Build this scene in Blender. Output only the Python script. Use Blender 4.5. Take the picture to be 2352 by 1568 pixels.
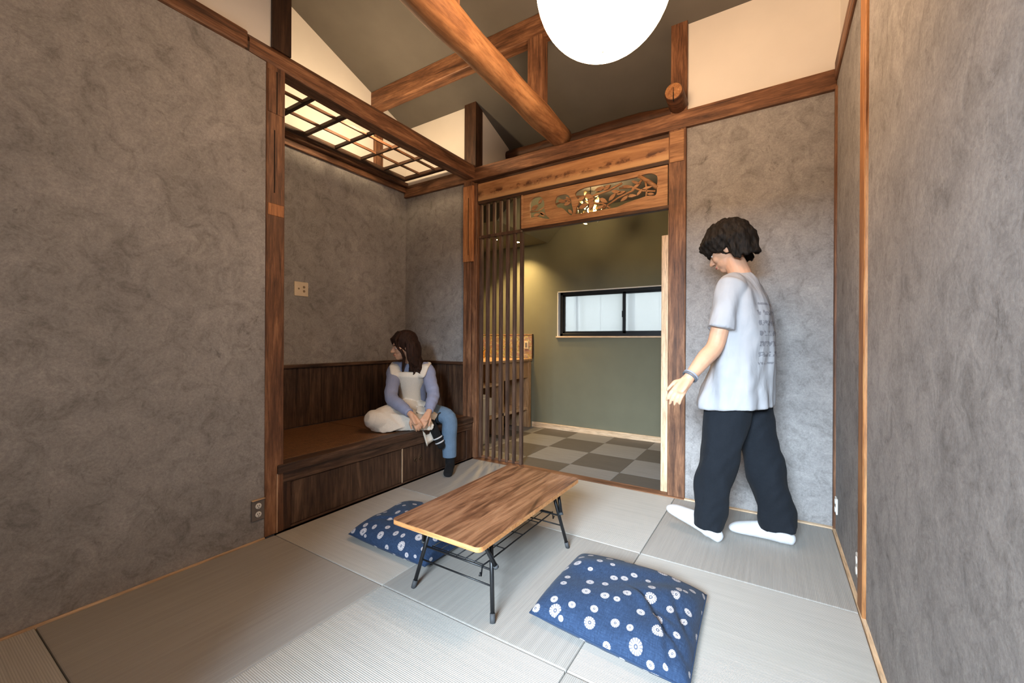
import bpy, bmesh, math, random
from mathutils import Vector, Matrix, Quaternion, noise

for o in list(bpy.data.objects):
    bpy.data.objects.remove(o, do_unlink=True)
scene = bpy.context.scene
C = scene.collection
random.seed(7)

# ------------------------------------------------------------------ camera
YAW, PITCH, ROLL = math.radians(32.1945), math.radians(-0.0535), math.radians(0.2814)
fw = Vector((-math.sin(YAW) * math.cos(PITCH), math.cos(YAW) * math.cos(PITCH), math.sin(PITCH)))
rt = Vector((math.cos(YAW), math.sin(YAW), 0))
up = rt.cross(fw)
rt2 = math.cos(ROLL) * rt + math.sin(ROLL) * up
up2 = rt2.cross(fw)
cd = bpy.data.cameras.new('camera')
cam = bpy.data.objects.new('camera', cd)
C.objects.link(cam)
cd.sensor_width = 36.0
cd.lens = 36.0 * 950.36 / 2352.0
cd.clip_start = 0.02
M3 = Matrix((rt2, up2, -fw)).transposed()
cam.matrix_world = Matrix.Translation((0, 0, 1.06)) @ M3.to_4x4()
scene.camera = cam

# ------------------------------------------------------------------ world, daylight, exposure
w = bpy.data.worlds.new('World')
scene.world = w
w.use_nodes = True
bg = w.node_tree.nodes['Background']
bg.inputs[0].default_value = (0.93, 0.97, 1.0, 1)
bg.inputs[1].default_value = 3.5
vs = scene.view_settings
vs.view_transform = 'Standard'
vs.look = 'None'
vs.gamma = 1.0
vs.exposure = 0.0
vs.use_curve_mapping = False
scene.cycles.use_denoising = True
scene.cycles.max_bounces = 8
scene.cycles.diffuse_bounces = 5
scene.cycles.sample_clamp_indirect = 8.0


def area_light(name, loc, rot, sx, sy, power, col):
    l = bpy.data.lights.new(name, 'AREA')
    l.shape = 'RECTANGLE'
    l.size = sx
    l.size_y = sy
    l.energy = power
    l.color = col
    o = bpy.data.objects.new(name, l)
    C.objects.link(o)
    o.location = loc
    o.rotation_euler = rot
    return o


# daylight entering by the open garden door behind the camera
area_light('garden_daylight', (0.10, -3.25, 2.50), (math.radians(69), 0, 0), 2.2, 1.2, 1420.0, (0.68, 0.84, 1.0))


# ------------------------------------------------------------------ helpers
def srgb(r, g, b):
    f = lambda c: (c / 255 / 12.92) if c / 255 <= 0.04045 else ((c / 255 + 0.055) / 1.055) ** 2.4
    return (f(r), f(g), f(b), 1)


def link(name, me, mat=None, parent=None, smooth=False):
    o = bpy.data.objects.new(name, me)
    C.objects.link(o)
    if mat is not None:
        for m in (mat if isinstance(mat, (list, tuple)) else [mat]):
            me.materials.append(m)
    if smooth:
        for p in me.polygons:
            p.use_smooth = True
    if parent is not None:
        o.parent = parent
    return o


def bm_obj(name, bm, mat, parent=None, smooth=False):
    bmesh.ops.recalc_face_normals(bm, faces=bm.faces)
    me = bpy.data.meshes.new(name)
    bm.to_mesh(me)
    bm.free()
    return link(name, me, mat, parent, smooth)


def tag(o, label=None, cat=None, group=None, kind=None):
    if label: o['label'] = label
    if cat: o['category'] = cat
    if group: o['group'] = group
    if kind: o['kind'] = kind
    return o


def struct(o, label=None, cat=None):
    return tag(o, label, cat, None, 'structure')


def empty(name, loc, label=None, cat=None, group=None, kind=None, rz=0):
    o = bpy.data.objects.new(name, None)
    C.objects.link(o)
    o.location = loc
    o.rotation_euler = (0, 0, rz)
    o.empty_display_size = 0.1
    return tag(o, label, cat, group, kind)


def add_box(bm, x0, x1, y0, y1, z0, z1, bevel=0.0, seg=1):
    r = bmesh.ops.create_cube(bm, size=1.0)
    vsx = r['verts']
    for v in vsx:
        v.co = Vector(((x0 + x1) / 2 + v.co.x * (x1 - x0), (y0 + y1) / 2 + v.co.y * (y1 - y0), (z0 + z1) / 2 + v.co.z * (z1 - z0)))
    if bevel > 0:
        es = set()
        for v in vsx:
            es.update(v.link_edges)
        bmesh.ops.bevel(bm, geom=list(es), offset=bevel, segments=seg, profile=0.6, affect='EDGES')
    return vsx


def box(name, x0, x1, y0, y1, z0, z1, mat, parent=None, bevel=0.003, seg=1):
    if parent is not None:
        p = parent.location
        x0, x1, y0, y1, z0, z1 = x0 - p.x, x1 - p.x, y0 - p.y, y1 - p.y, z0 - p.z, z1 - p.z
    bm = bmesh.new()
    add_box(bm, x0, x1, y0, y1, z0, z1, bevel, seg)
    return bm_obj(name, bm, mat, parent)


def add_prism(bm, poly, axis, a, b):
    """poly: 2-D points in the two axes other than `axis` (cyclic order x,y,z without it)."""
    def P(u, v, t):
        return {'x': (t, u, v), 'y': (u, t, v), 'z': (u, v, t)}[axis]
    lo = [bm.verts.new(P(u, v, a)) for u, v in poly]
    hi = [bm.verts.new(P(u, v, b)) for u, v in poly]
    bm.faces.new(lo)
    bm.faces.new(hi)
    n = len(poly)
    for i in range(n):
        bm.faces.new((lo[i], lo[(i + 1) % n], hi[(i + 1) % n], hi[i]))


def prism(name, poly, axis, a, b, mat, parent=None, bevel=0.0):
    bm = bmesh.new()
    if parent is not None:
        p = parent.location
        off = {'x': (p.y, p.z, p.x), 'y': (p.x, p.z, p.y), 'z': (p.x, p.y, p.z)}[axis]
        poly = [(u - off[0], v - off[1]) for u, v in poly]
        a, b = a - off[2], b - off[2]
    add_prism(bm, poly, axis, a, b)
    if bevel:
        bmesh.ops.bevel(bm, geom=bm.edges[:], offset=bevel, segments=1, affect='EDGES')
    return bm_obj(name, bm, mat, parent)


def frames(pts):
    """tangent + transported normal for each point of a polyline"""
    n = len(pts)
    T = []
    for i in range(n):
        a = pts[max(0, i - 1)]
        b = pts[min(n - 1, i + 1)]
        T.append((b - a).normalized())
    ref = Vector((0, 0, 1)) if abs(T[0].z) < 0.9 else Vector((1, 0, 0))
    N = [(ref - T[0] * ref.dot(T[0])).normalized()]
    for i in range(1, n):
        q = T[i - 1].rotation_difference(T[i])
        v = q @ N[-1]
        v = (v - T[i] * v.dot(T[i])).normalized()
        N.append(v)
    return T, N


def add_tube(bm, pts, radii, seg=12, caps='round', closed=False):
    """swept tube; radii are numbers or (r_normal, r_binormal)"""
    pts = [Vector(p) for p in pts]
    if not isinstance(radii, (list, tuple)) or (len(radii) == 2 and len(pts) != 2):
        radii = [radii] * len(pts)
    rr = [(r, r) if not isinstance(r, (list, tuple)) else r for r in radii]
    T, N = frames(pts)
    rings = []
    P, R, TT, NN = list(pts), list(rr), list(T), list(N)
    if caps == 'round':
        for k in (0.55, 0.9):
            f = math.sqrt(max(0, 1 - k * k))
            P.insert(0, pts[0] - T[0] * min(rr[0]) * k); R.insert(0, (rr[0][0] * f, rr[0][1] * f)); TT.insert(0, T[0]); NN.insert(0, N[0])
            P.append(pts[-1] + T[-1] * min(rr[-1]) * k); R.append((rr[-1][0] * f, rr[-1][1] * f)); TT.append(T[-1]); NN.append(N[-1])
    for p, r, t, nn in zip(P, R, TT, NN):
        b = t.cross(nn)
        rings.append([bm.verts.new(p + nn * (r[0] * math.cos(2 * math.pi * k / seg)) + b * (r[1] * math.sin(2 * math.pi * k / seg))) for k in range(seg)])
    for a, b in zip(rings, rings[1:]):
        for k in range(seg):
            bm.faces.new((a[k], a[(k + 1) % seg], b[(k + 1) % seg], b[k]))
    if closed:
        a, b = rings[-1], rings[0]
        for k in range(seg):
            bm.faces.new((a[k], a[(k + 1) % seg], b[(k + 1) % seg], b[k]))
    else:
        bm.faces.new(rings[0][::-1])
        bm.faces.new(rings[-1])


def loc_pts(pts, parent):
    p = parent.location if parent is not None else Vector((0, 0, 0))
    return [Vector(q) - p for q in pts]


def tube(name, pts, radii, mat, parent=None, seg=12, caps='flat', closed=False):
    bm = bmesh.new()
    add_tube(bm, loc_pts(pts, parent), radii, seg, caps, closed)
    return bm_obj(name, bm, mat, parent, True)


def add_ball(bm, c, r, u=20, v=14, rot=None):
    r3 = r if isinstance(r, (list, tuple)) else (r, r, r)
    m = Matrix.Translation(Vector(c)) @ (rot.to_4x4() if rot is not None else Matrix.Identity(4)) @ Matrix.Diagonal((*r3, 1))
    bmesh.ops.create_uvsphere(bm, u_segments=u, v_segments=v, radius=1.0, matrix=m)


def add_lathe(bm, prof, c, seg=24, axis='z'):
    rings = []
    for r, h in prof:
        ring = []
        for k in range(seg):
            a = 2 * math.pi * k / seg
            x, y = r * math.cos(a), r * math.sin(a)
            co = {'z': (x, y, h), 'y': (x, h, y), 'x': (h, x, y)}[axis]
            ring.append(bm.verts.new(Vector(c) + Vector(co)))
        rings.append(ring)
    for a, b in zip(rings, rings[1:]):
        for k in range(seg):
            bm.faces.new((a[k], a[(k + 1) % seg], b[(k + 1) % seg], b[k]))
    bm.faces.new(rings[0])
    bm.faces.new(rings[-1])


def spline(pts, n=6):
    """Catmull-Rom through vectors / tuples of any length"""
    out = []
    L = len(pts)
    for i in range(L - 1):
        p0, p1, p2, p3 = pts[max(0, i - 1)], pts[i], pts[i + 1], pts[min(L - 1, i + 2)]
        for k in range(n):
            t = k / n
            out.append(tuple(0.5 * (2 * b + (c - a) * t + (2 * a - 5 * b + 4 * c - d) * t * t + (3 * b - a - 3 * c + d) * t ** 3)
                             for a, b, c, d in zip(p0, p1, p2, p3)))
    out.append(tuple(pts[-1]))
    return out


def remeshed(name, bm, mat, parent, voxel=0.008, smooth=4, extra=None):
    """one continuous skin grown over everything in bm"""
    bmesh.ops.recalc_face_normals(bm, faces=bm.faces)
    me = bpy.data.meshes.new(name + '_cage')
    bm.to_mesh(me)
    bm.free()
    o = bpy.data.objects.new(name + '_cage', me)
    C.objects.link(o)
    m = o.modifiers.new('r', 'REMESH')
    m.mode = 'VOXEL'
    m.voxel_size = voxel
    m.use_smooth_shade = True
    if smooth:
        s = o.modifiers.new('s', 'SMOOTH')
        s.factor = 0.5
        s.iterations = smooth
    dg = bpy.context.evaluated_depsgraph_get()
    me2 = bpy.data.meshes.new_from_object(o.evaluated_get(dg))
    bpy.data.objects.remove(o, do_unlink=True)
    bpy.data.meshes.remove(me)
    me2.name = name
    me2.materials.clear()
    if extra:
        extra(me2)
    return link(name, me2, mat, parent, True)


# ------------------------------------------------------------------ materials
class NT:
    def __init__(s, name):
        s.m = bpy.data.materials.new(name)
        s.m.use_nodes = True
        s.t = s.m.node_tree
        s.b = s.t.nodes['Principled BSDF']

    def n(s, typ, **kw):
        nd = s.t.nodes.new(typ)
        for k, v in kw.items():
            if k.startswith('i_'):
                nd.inputs[int(k[2:])].default_value = v
            else:
                setattr(nd, k, v)
        return nd

    def l(s, a, b):
        s.t.links.new(a, b)

    def coords(s, scale=(1, 1, 1), rot=(0, 0, 0), loc=(0, 0, 0), kind='Object'):
        tc = s.n('ShaderNodeTexCoord')
        mp = s.n('ShaderNodeMapping')
        mp.inputs['Scale'].default_value = scale
        mp.inputs['Rotation'].default_value = rot
        mp.inputs['Location'].default_value = loc
        s.l(tc.outputs[kind], mp.inputs['Vector'])
        return mp.outputs[0]

    def noise(s, vec, scale, detail=4, rough=0.55, dist=0.0):
        nd = s.n('ShaderNodeTexNoise')
        nd.inputs['Scale'].default_value = scale
        nd.inputs['Detail'].default_value = detail
        nd.inputs['Roughness'].default_value = rough
        nd.inputs['Distortion'].default_value = dist
        s.l(vec, nd.inputs['Vector'])
        return nd.outputs['Fac']

    def ramp(s, fac, stops):
        nd = s.n('ShaderNodeValToRGB')
        e = nd.color_ramp.elements
        while len(e) < len(stops):
            e.new(0.5)
        for el, (p, c) in zip(e, stops):
            el.position = p
            el.color = c if len(c) == 4 else (*c, 1)
        s.l(fac, nd.inputs[0])
        return nd.outputs[0]

    def mix(s, a, b, fac, mode='MIX'):
        nd = s.n('ShaderNodeMix', data_type='RGBA', blend_type=mode)
        for inp, v in ((nd.inputs[0], fac), (nd.inputs[6], a), (nd.inputs[7], b)):
            if isinstance(v, (int, float)):
                inp.default_value = v
            elif isinstance(v, tuple):
                inp.default_value = v
            else:
                s.l(v, inp)
        return nd.outputs[2]

    def math(s, op, a, b=0.0, c=0.0):
        nd = s.n('ShaderNodeMath', operation=op)
        for i, v in enumerate((a, b, c)):
            if isinstance(v, (int, float)):
                nd.inputs[i].default_value = v
            else:
                s.l(v, nd.inputs[i])
        return nd.outputs[0]

    def bump(s, h, strength=0.3, dist=0.01):
        nd = s.n('ShaderNodeBump')
        nd.inputs['Strength'].default_value = strength
        nd.inputs['Distance'].default_value = dist
        s.l(h, nd.inputs['Height'])
        s.l(nd.outputs[0], s.b.inputs['Normal'])

    def base(s, col):
        if isinstance(col, tuple):
            s.b.inputs['Base Color'].default_value = col
        else:
            s.l(col, s.b.inputs['Base Color'])

    def set(s, rough=0.6, metal=0.0, spec=0.4):
        s.b.inputs['Roughness'].default_value = rough
        s.b.inputs['Metallic'].default_value = metal
        s.b.inputs['Specular IOR Level'].default_value = spec


def m_plain(name, col, rough=0.6, metal=0.0, spec=0.4, var=0.06, vscale=6.0):
    t = NT(name)
    v = t.coords()
    n = t.noise(v, vscale, 5)
    dark = tuple(c * (1 - var * 2) for c in col[:3]) + (1,)
    lite = tuple(min(1, c * (1 + var)) for c in col[:3]) + (1,)
    t.base(t.ramp(n, [(0.3, dark), (0.7, lite)]))
    t.set(rough, metal, spec)
    return t.m


def m_plaster(name, a, b, dark, crack=0.6):
    """grey printed plaster wallpaper with clouds, smudges and hairline creases"""
    t = NT(name)
    v = t.coords()
    big = t.noise(v, 2.3, 6, 0.62, 0.3)
    mid = t.noise(v, 11.0, 12, 0.74, 0.9)
    fine = t.noise(v, 95, 8, 0.75, 0.5)
    c = t.ramp(big, [(0.30, a), (0.72, b)])
    c2 = t.ramp(mid, [(0.32, tuple(x * 0.62 for x in a[:3]) + (1,)), (0.52, (1, 1, 1, 1)), (0.75, (1.0, 1.0, 1.0, 1))])
    c = t.mix(c, t.ramp(mid, [(0.30, (0.55, 0.54, 0.53, 1)), (0.50, (0.98, 0.98, 0.98, 1)), (0.74, (1.28, 1.27, 1.25, 1))]), 0.85, 'MULTIPLY')
    c = t.mix(c, t.ramp(fine, [(0.30, (0.70, 0.70, 0.70, 1)), (0.70, (1.26, 1.26, 1.26, 1))]), 0.8, 'MULTIPLY')
    # sparse dark smudges
    sm = t.noise(t.coords((1, 1, 0.8), rot=(0.5, 0.4, 0.3)), 7.0, 12, 0.78, 1.4)
    c = t.mix(c, dark, t.math('MULTIPLY', t.ramp(sm, [(0.59, (0, 0, 0, 1)), (0.68, (1, 1, 1, 1))]), crack))
    lt = t.noise(t.coords((1, 1, 1), loc=(5, 3, 1)), 9.0, 10, 0.75, 1.2)
    c = t.mix(c, tuple(x * 1.35 for x in b[:3]) + (1,), t.math('MULTIPLY', t.ramp(lt, [(0.60, (0, 0, 0, 1)), (0.70, (1, 1, 1, 1))]), 0.35))
    # hairline creases
    wv = t.n('ShaderNodeTexVoronoi', feature='DISTANCE_TO_EDGE')
    wv.inputs['Scale'].default_value = 7.0
    nz = t.n('ShaderNodeTexNoise')
    nz.inputs['Scale'].default_value = 9.0
    nz.inputs['Detail'].default_value = 6
    t.l(v, nz.inputs['Vector'])
    av = t.n('ShaderNodeVectorMath', operation='MULTIPLY_ADD')
    t.l(nz.outputs['Color'], av.inputs[0])
    av.inputs[1].default_value = (0.35, 0.35, 0.35)
    t.l(v, av.inputs[2])
    t.l(av.outputs[0], wv.inputs['Vector'])
    line = t.ramp(wv.outputs['Distance'], [(0.0, (1, 1, 1, 1)), (0.012, (0, 0, 0, 1))])
    gate = t.ramp(t.noise(v, 3.3, 3), [(0.52, (0, 0, 0, 1)), (0.62, (1, 1, 1, 1))])
    c = t.mix(c, dark, t.math('MULTIPLY', t.math('MULTIPLY', line, gate), 0.30))
    t.base(c)
    t.set(0.85, 0, 0.25)
    t.bump(t.math('ADD', fine, t.math('MULTIPLY', mid, 2.0)), 0.35, 0.004)
    return t.m


def m_wood(name, dark, mid, light, axis='z', scale=1.0, rough=0.55, knots=0.35, bump=0.25, contrast=0.18, stretch=14.0):
    t = NT(name)
    sc = {'x': (1.1, stretch, stretch), 'y': (stretch, 1.1, stretch), 'z': (stretch, stretch, 1.1)}[axis]
    sc = tuple(a * scale for a in sc)
    v = t.coords(sc)
    g = t.noise(v, 2.2, 8, 0.65, 0.55)
    v2 = t.coords(tuple(a * 3.4 for a in sc), loc=(3, 1, 2))
    g2 = t.noise(v2, 2.6, 4, 0.7)
    c = t.ramp(g, [(0.5 - contrast, dark), (0.5, mid), (0.5 + contrast, light)])
    c = t.mix(c, t.ramp(g2, [(0.34, (0.55, 0.52, 0.50, 1)), (0.55, (1.0, 1.0, 1.0, 1)), (0.8, (1.15, 1.15, 1.13, 1))]), 0.8, 'MULTIPLY')
    wv = t.coords()
    blot = t.noise(wv, 3.1 * scale, 5, 0.6, 0.4)
    c = t.mix(c, t.ramp(blot, [(0.34, (0.60, 0.57, 0.56, 1)), (0.6, (1.08, 1.08, 1.08, 1))]), knots * 1.6 if knots < 0.6 else 1.0, 'MULTIPLY')
    t.base(c)
    t.set(rough, 0, 0.35)
    t.bump(t.math('ADD', g, g2), bump, 0.004)
    return t.m


def m_emit(name, col, strength):
    t = NT(name)
    t.base((0.8, 0.8, 0.8, 1))
    t.b.inputs['Emission Color'].default_value = col
    t.b.inputs['Emission Strength'].default_value = strength
    return t.m


WALL = m_plaster('grey_plaster_paper', srgb(140, 136, 134), srgb(166, 162, 159), srgb(84, 80, 77))
WHITE = m_plain('white_plaster', srgb(236, 230, 222), 0.9, 0, 0.2, 0.02, 3)
CEIL = m_plain('dark_ceiling_paper', srgb(104, 99, 92), 0.85, 0, 0.25, 0.04, 5)
GREEN = m_plain('sage_green_paper', srgb(114, 112, 93), 0.85, 0, 0.25, 0.03, 4)
D, M_, L_ = srgb(76, 50, 35), srgb(126, 86, 60), srgb(166, 120, 86)
WOOD_X = m_wood('aged_timber_x', D, M_, L_, 'x')
WOOD_Y = m_wood('aged_timber_y', D, M_, L_, 'y')
WOOD_Z = m_wood('aged_timber_z', D, M_, L_, 'z', knots=0.5)
DARK_X = m_wood('dark_timber_x', srgb(44, 30, 22), srgb(74, 50, 36), srgb(104, 74, 54), 'x')
DARK_Y = m_wood('dark_timber_y', srgb(52, 37, 28), srgb(86, 63, 48), srgb(120, 92, 72), 'y')
DARK_Z = m_wood('dark_timber_z', srgb(40, 26, 18), srgb(68, 45, 31), srgb(100, 70, 50), 'z', contrast=0.22)
PLANK_Z = m_wood('stained_plank', srgb(48, 34, 26), srgb(80, 59, 45), srgb(114, 88, 68), 'z', contrast=0.2, knots=0.55)
PLUG = m_wood('new_cedar_z', srgb(150, 96, 58), srgb(184, 124, 78), srgb(204, 146, 98), 'z', knots=0.2)
LOG_Y = m_wood('peeled_log_y', srgb(104, 66, 42), srgb(162, 112, 72), srgb(194, 144, 98), 'y', scale=0.6, rough=0.7, knots=0.5, contrast=0.22, stretch=9)
LOG_X = m_wood('old_log_x', srgb(58, 36, 24), srgb(92, 58, 38), srgb(122, 82, 56), 'x', scale=0.6, knots=0.5)
END = m_wood('log_end_grain', srgb(120, 78, 46), srgb(158, 108, 66), srgb(184, 134, 88), 'y', scale=1.5, knots=0.3)
CEDAR_X = m_wood('orange_cedar_x', srgb(142, 98, 64), srgb(182, 134, 92), srgb(204, 160, 114), 'x', scale=0.7, knots=0.35, contrast=0.2)
PALE_Z = m_wood('pale_new_wood_z', srgb(206, 172, 134), srgb(224, 192, 156), srgb(236, 210, 178), 'z', knots=0.1, bump=0.08)
PALE_X = m_wood('pale_new_wood_x', srgb(206, 172, 134), srgb(224, 192, 156), srgb(236, 210, 178), 'x', knots=0.1, bump=0.08)
PALE_Y = m_wood('pale_new_wood_y', srgb(196, 160, 122), srgb(216, 182, 144), srgb(230, 202, 168), 'y', knots=0.1, bump=0.08)
SLAT = m_wood('brown_slat_wood', srgb(66, 48, 38), srgb(92, 68, 54), srgb(118, 92, 74), 'z', knots=0.2)
OAK_Z = m_wood('counter_oak', srgb(150, 114, 80), srgb(182, 144, 104), srgb(204, 168, 128), 'z', knots=0.15)
BLACK = m_plain('black_steel', (0.012, 0.012, 0.013, 1), 0.38, 0.2, 0.5, 0.05)
RUBBER = m_plain('dark_rubber', (0.05, 0.052, 0.055, 1), 0.7)
PLASTIC_W = m_plain('white_plastic', srgb(232, 228, 220), 0.45)
GAP = m_plain('dark_gap', (0.008, 0.006, 0.005, 1), 0.95)
SOCKET = m_plain('outlet_dark_slot', (0.03, 0.03, 0.03, 1), 0.6)

# ------------------------------------------------------------------ room geometry constants (metres)
XL, XR, YB = -2.30, 0.307, 3.0
XA = -3.20                    # outer wall of the bench alcove
YF = -0.51                    # wall with the garden door, behind the camera
CS = 0.372                    # slope of the ceiling
RIDGE = 1.2


def ceil_z(y):
    z = 3.663 - CS * (max(y, RIDGE) - 1.836)
    if y < RIDGE:
        z -= CS * (RIDGE - y)
    return z


# ------------------------------------------------------------------ floor with tatami mats
def m_tatami(name, col, axis):
    t = NT(name)
    v = t.coords()
    wv = t.n('ShaderNodeTexWave', wave_type='BANDS', bands_direction=axis)
    wv.inputs['Scale'].default_value = 52.0
    wv.inputs['Distortion'].default_value = 0.15
    t.l(v, wv.inputs['Vector'])
    sc = (2, 90, 1) if axis == 'Y' else (90, 2, 1)
    f = t.noise(t.coords(sc), 1.0, 4, 0.6)
    big = t.noise(v, 1.8, 3)
    c = t.mix(col, t.ramp(f, [(0.3, (0.90, 0.90, 0.89, 1)), (0.7, (1.06, 1.06, 1.05, 1))]), 1.0, 'MULTIPLY')
    c = t.mix(c, t.ramp(wv.outputs['Fac'], [(0.0, (0.84, 0.83, 0.82, 1)), (0.5, (1.03, 1.03, 1.03, 1))]), 1.0, 'MULTIPLY')
    c = t.mix(c, t.ramp(big, [(0.3, (0.96, 0.95, 0.94, 1)), (0.7, (1.03, 1.03, 1.03, 1))]), 1.0, 'MULTIPLY')
    t.base(c)
    t.set(0.55, 0, 0.35)
    t.bump(wv.outputs['Fac'], 0.35, 0.002)
    return t.m


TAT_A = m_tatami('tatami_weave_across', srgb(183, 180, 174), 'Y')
TAT_B = m_tatami('tatami_weave_along', srgb(163, 159, 153), 'X')  # darker base colour stands in for the sheen of the turned weave
floor = struct(box('floor', -3.3, 0.40, -0.61, 3.04, -0.14, -0.058, DARK_Y, None, 0), 'tatami floor of square mats, weave sheen painted as alternating tones', 'floor')
TX = [XL + 0.012, -1.428, -0.558, XR - 0.014]
TY = [-0.51, 0.355, 1.221, 2.10, 2.972]
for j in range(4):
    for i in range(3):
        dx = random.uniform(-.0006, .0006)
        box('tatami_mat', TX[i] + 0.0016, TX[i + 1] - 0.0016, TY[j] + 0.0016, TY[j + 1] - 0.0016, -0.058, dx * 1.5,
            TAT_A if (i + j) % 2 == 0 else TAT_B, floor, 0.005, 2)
struct(box('trim_1', XL - 0.002, XL + 0.012, -0.51, 1.17, -0.05, 0.004, PALE_Y, None, 0.002), 'pale strip along the foot of the left plaster wall', 'trim')
struct(box('trim_2', XR - 0.014, XR + 0.002, -0.51, 2.985, -0.05, 0.004, PALE_Y, None, 0.002), 'pale strip along the foot of the right plaster wall', 'trim')
struct(box('trim_3', -0.50, XR, 2.972, 3.002, -0.05, 0.004, PALE_X, None, 0.002), 'thin pale strip at the foot of the wall behind the walking man', 'trim')
struct(box('trim_4', -2.29, -0.50, 2.972, 3.06, -0.06, 0.003, WOOD_X, None, 0.003), 'brown wooden sill under the opening to the next room', 'threshold')

# ------------------------------------------------------------------ walls
struct(box('wall_left', XL - 0.12, XL - 0.004, -0.61, 1.175, -0.1, 2.575, WALL, None, 0), 'large grey plaster wall left of the bench alcove', 'wall')
poly = [(-0.61, 2.60), (1.23, 2.60), (1.23, ceil_z(1.23) + .03), (RIDGE, ceil_z(RIDGE) + .03), (-0.61, ceil_z(-0.61) + .03)]
struct(prism('wall_left_upper', poly, 'x', XL - 0.10, XL - 0.02, WHITE), 'white plaster above the beam of the left wall', 'wall')
struct(box('wall_alcove_side', XA, XL - 0.02, 1.175, 1.235, -0.1, 2.62, WALL, None, 0), 'short grey side wall of the bench alcove', 'wall')
poly = [(1.20, 2.60), (3.10, 2.60), (3.10, ceil_z(3.10) + .03), (1.20, ceil_z(1.20) + .03)]
struct(box('wall_alcove', XA - 0.1, XA, 1.10, 3.10, -0.1, 2.60, WALL, None, 0), 'grey plaster wall behind the bench seat', 'wall')
struct(prism('wall_alcove_upper', poly, 'x', XA - 0.1, XA, WHITE), 'white glowing wall above the open ceiling lattice', 'wall')
poly = [(1.165, 2.60), (1.225, 2.60), (1.225, ceil_z(1.225) + .03), (1.165, ceil_z(1.165) + .03)]
struct(prism('wall_loft_side', poly, 'x', XA, XL - 0.09, WHITE), 'white side wall of the loft over the bench', 'wall')
struct(box('wall_back_alcove', XA, -2.40, 3.02, 3.10, -0.1, 2.53, WALL, None, 0), 'grey plaster wall behind the seated woman', 'wall')
struct(box('wall_back_right', -0.52, 0.41, 3.02, 3.10, -0.1, 2.56, WALL, None, 0), 'grey plaster wall behind the walking man', 'wall')
poly = [(XA, 2.60), (-2.40, 2.60), (-2.40, ceil_z(3.02) + .03), (XA, ceil_z(3.02) + .03)]
struct(prism('wall_back_upper_left', poly, 'y', 3.02, 3.10, WHITE), 'white plaster above the beam over the bench', 'wall')
poly = [(-0.50, 2.60), (0.41, 2.60), (0.41, ceil_z(3.02) + .03), (-0.50, ceil_z(3.02) + .03)]
struct(prism('wall_back_upper_right', poly, 'y', 3.02, 3.10, WHITE), 'white plaster above the beam at the right corner', 'wall')
poly = [(3.10, 2.62), (3.56, 2.62), (3.56, ceil_z(3.56) + .03), (3.10, ceil_z(3.10) + .03)]
struct(prism('wall_eave_left', poly, 'x', -2.38, -2.29, WHITE), 'small white triangular wall beside the corner post', 'wall')
struct(prism('wall_eave_right', poly, 'x', -0.50, -0.42, WHITE), 'white wall closing the eave on the right', 'wall')
struct(box('wall_eave_back', -2.40, -0.40, 3.62, 3.68, 2.60, ceil_z(3.6) + 0.05, CEIL, None, 0), 'dark wall behind the eave log', 'wall')
struct(box('wall_right', XR, XR + 0.1, -0.61, 3.10, -0.1, 2.60, WALL, None, 0), 'grey plaster wall at the right edge of the picture', 'wall')
poly = [(-0.61, 2.60), (3.10, 2.60), (3.10, ceil_z(3.10) + .03), (RIDGE, ceil_z(RIDGE) + .03), (-0.61, ceil_z(-0.61) + .03)]
struct(prism('wall_right_upper', poly, 'x', XR + 0.015, XR + 0.1, WHITE), 'white plaster above the right wall beam', 'wall')
# wall behind the camera with the open garden door
bm = bmesh.new()
DX0, DX1, DZ = -0.78, 0.28, 1.95
add_box(bm, XL - .1, DX0, YF - .1, YF, -0.1, 3.4)
add_box(bm, DX1, XR + .1, YF - .1, YF, -0.1, 3.4)
add_box(bm, DX0, DX1, YF - .1, YF, DZ, 3.4)
wf = struct(bm_obj('wall_front', bm, WALL), 'grey wall with the garden door behind the viewer', 'wall')
for nm, a in (('door_jamb', (DX0 - .05, DX0, YF - .11, YF + .01, 0, DZ + .05)), ('door_jamb', (DX1, DX1 + .05, YF - .11, YF + .01, 0, DZ + .05)), ('door_head', (DX0, DX1, YF - .11, YF + .01, DZ, DZ + .05))):
    box(nm, *a, PALE_Z, wf)
# unseen dark boards added outside the door to block stray daylight
struct(box('light_block_left', -1.45, -1.36, -3.3, YF - .1, 0.0, 3.4, DARK_Z, None, 0), 'unseen dark board added left of the garden door to block light', 'wall')
struct(box('light_block_right', 1.40, 1.49, -3.3, YF - .1, 0.0, 3.4, DARK_Z, None, 0), 'unseen dark board added right of the garden door to block light', 'wall')
struct(box('light_block_floor', -1.45, 1.49, -3.4, YF - .1, -0.12, -0.01, DARK_X, None, 0), 'unseen dark board added outside the garden door to block light from below', 'floor')
struct(box('light_block_rear', -1.45, 1.49, -3.4, -3.3, 0.0, 1.85, DARK_X, None, 0), 'unseen dark board added behind the viewer to block low light', 'wall')
# ceiling: two slopes
t_ = 0.05
poly = [(-0.62, ceil_z(-0.62)), (RIDGE, ceil_z(RIDGE)), (3.70, ceil_z(3.70)), (3.70, ceil_z(3.70) + t_), (RIDGE, ceil_z(RIDGE) + t_), (-0.62, ceil_z(-0.62) + t_)]
struct(prism('ceiling', poly, 'x', XA - 0.12, XR + 0.12, CEIL), 'dark sloping ceiling above the exposed beams', 'ceiling')

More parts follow.
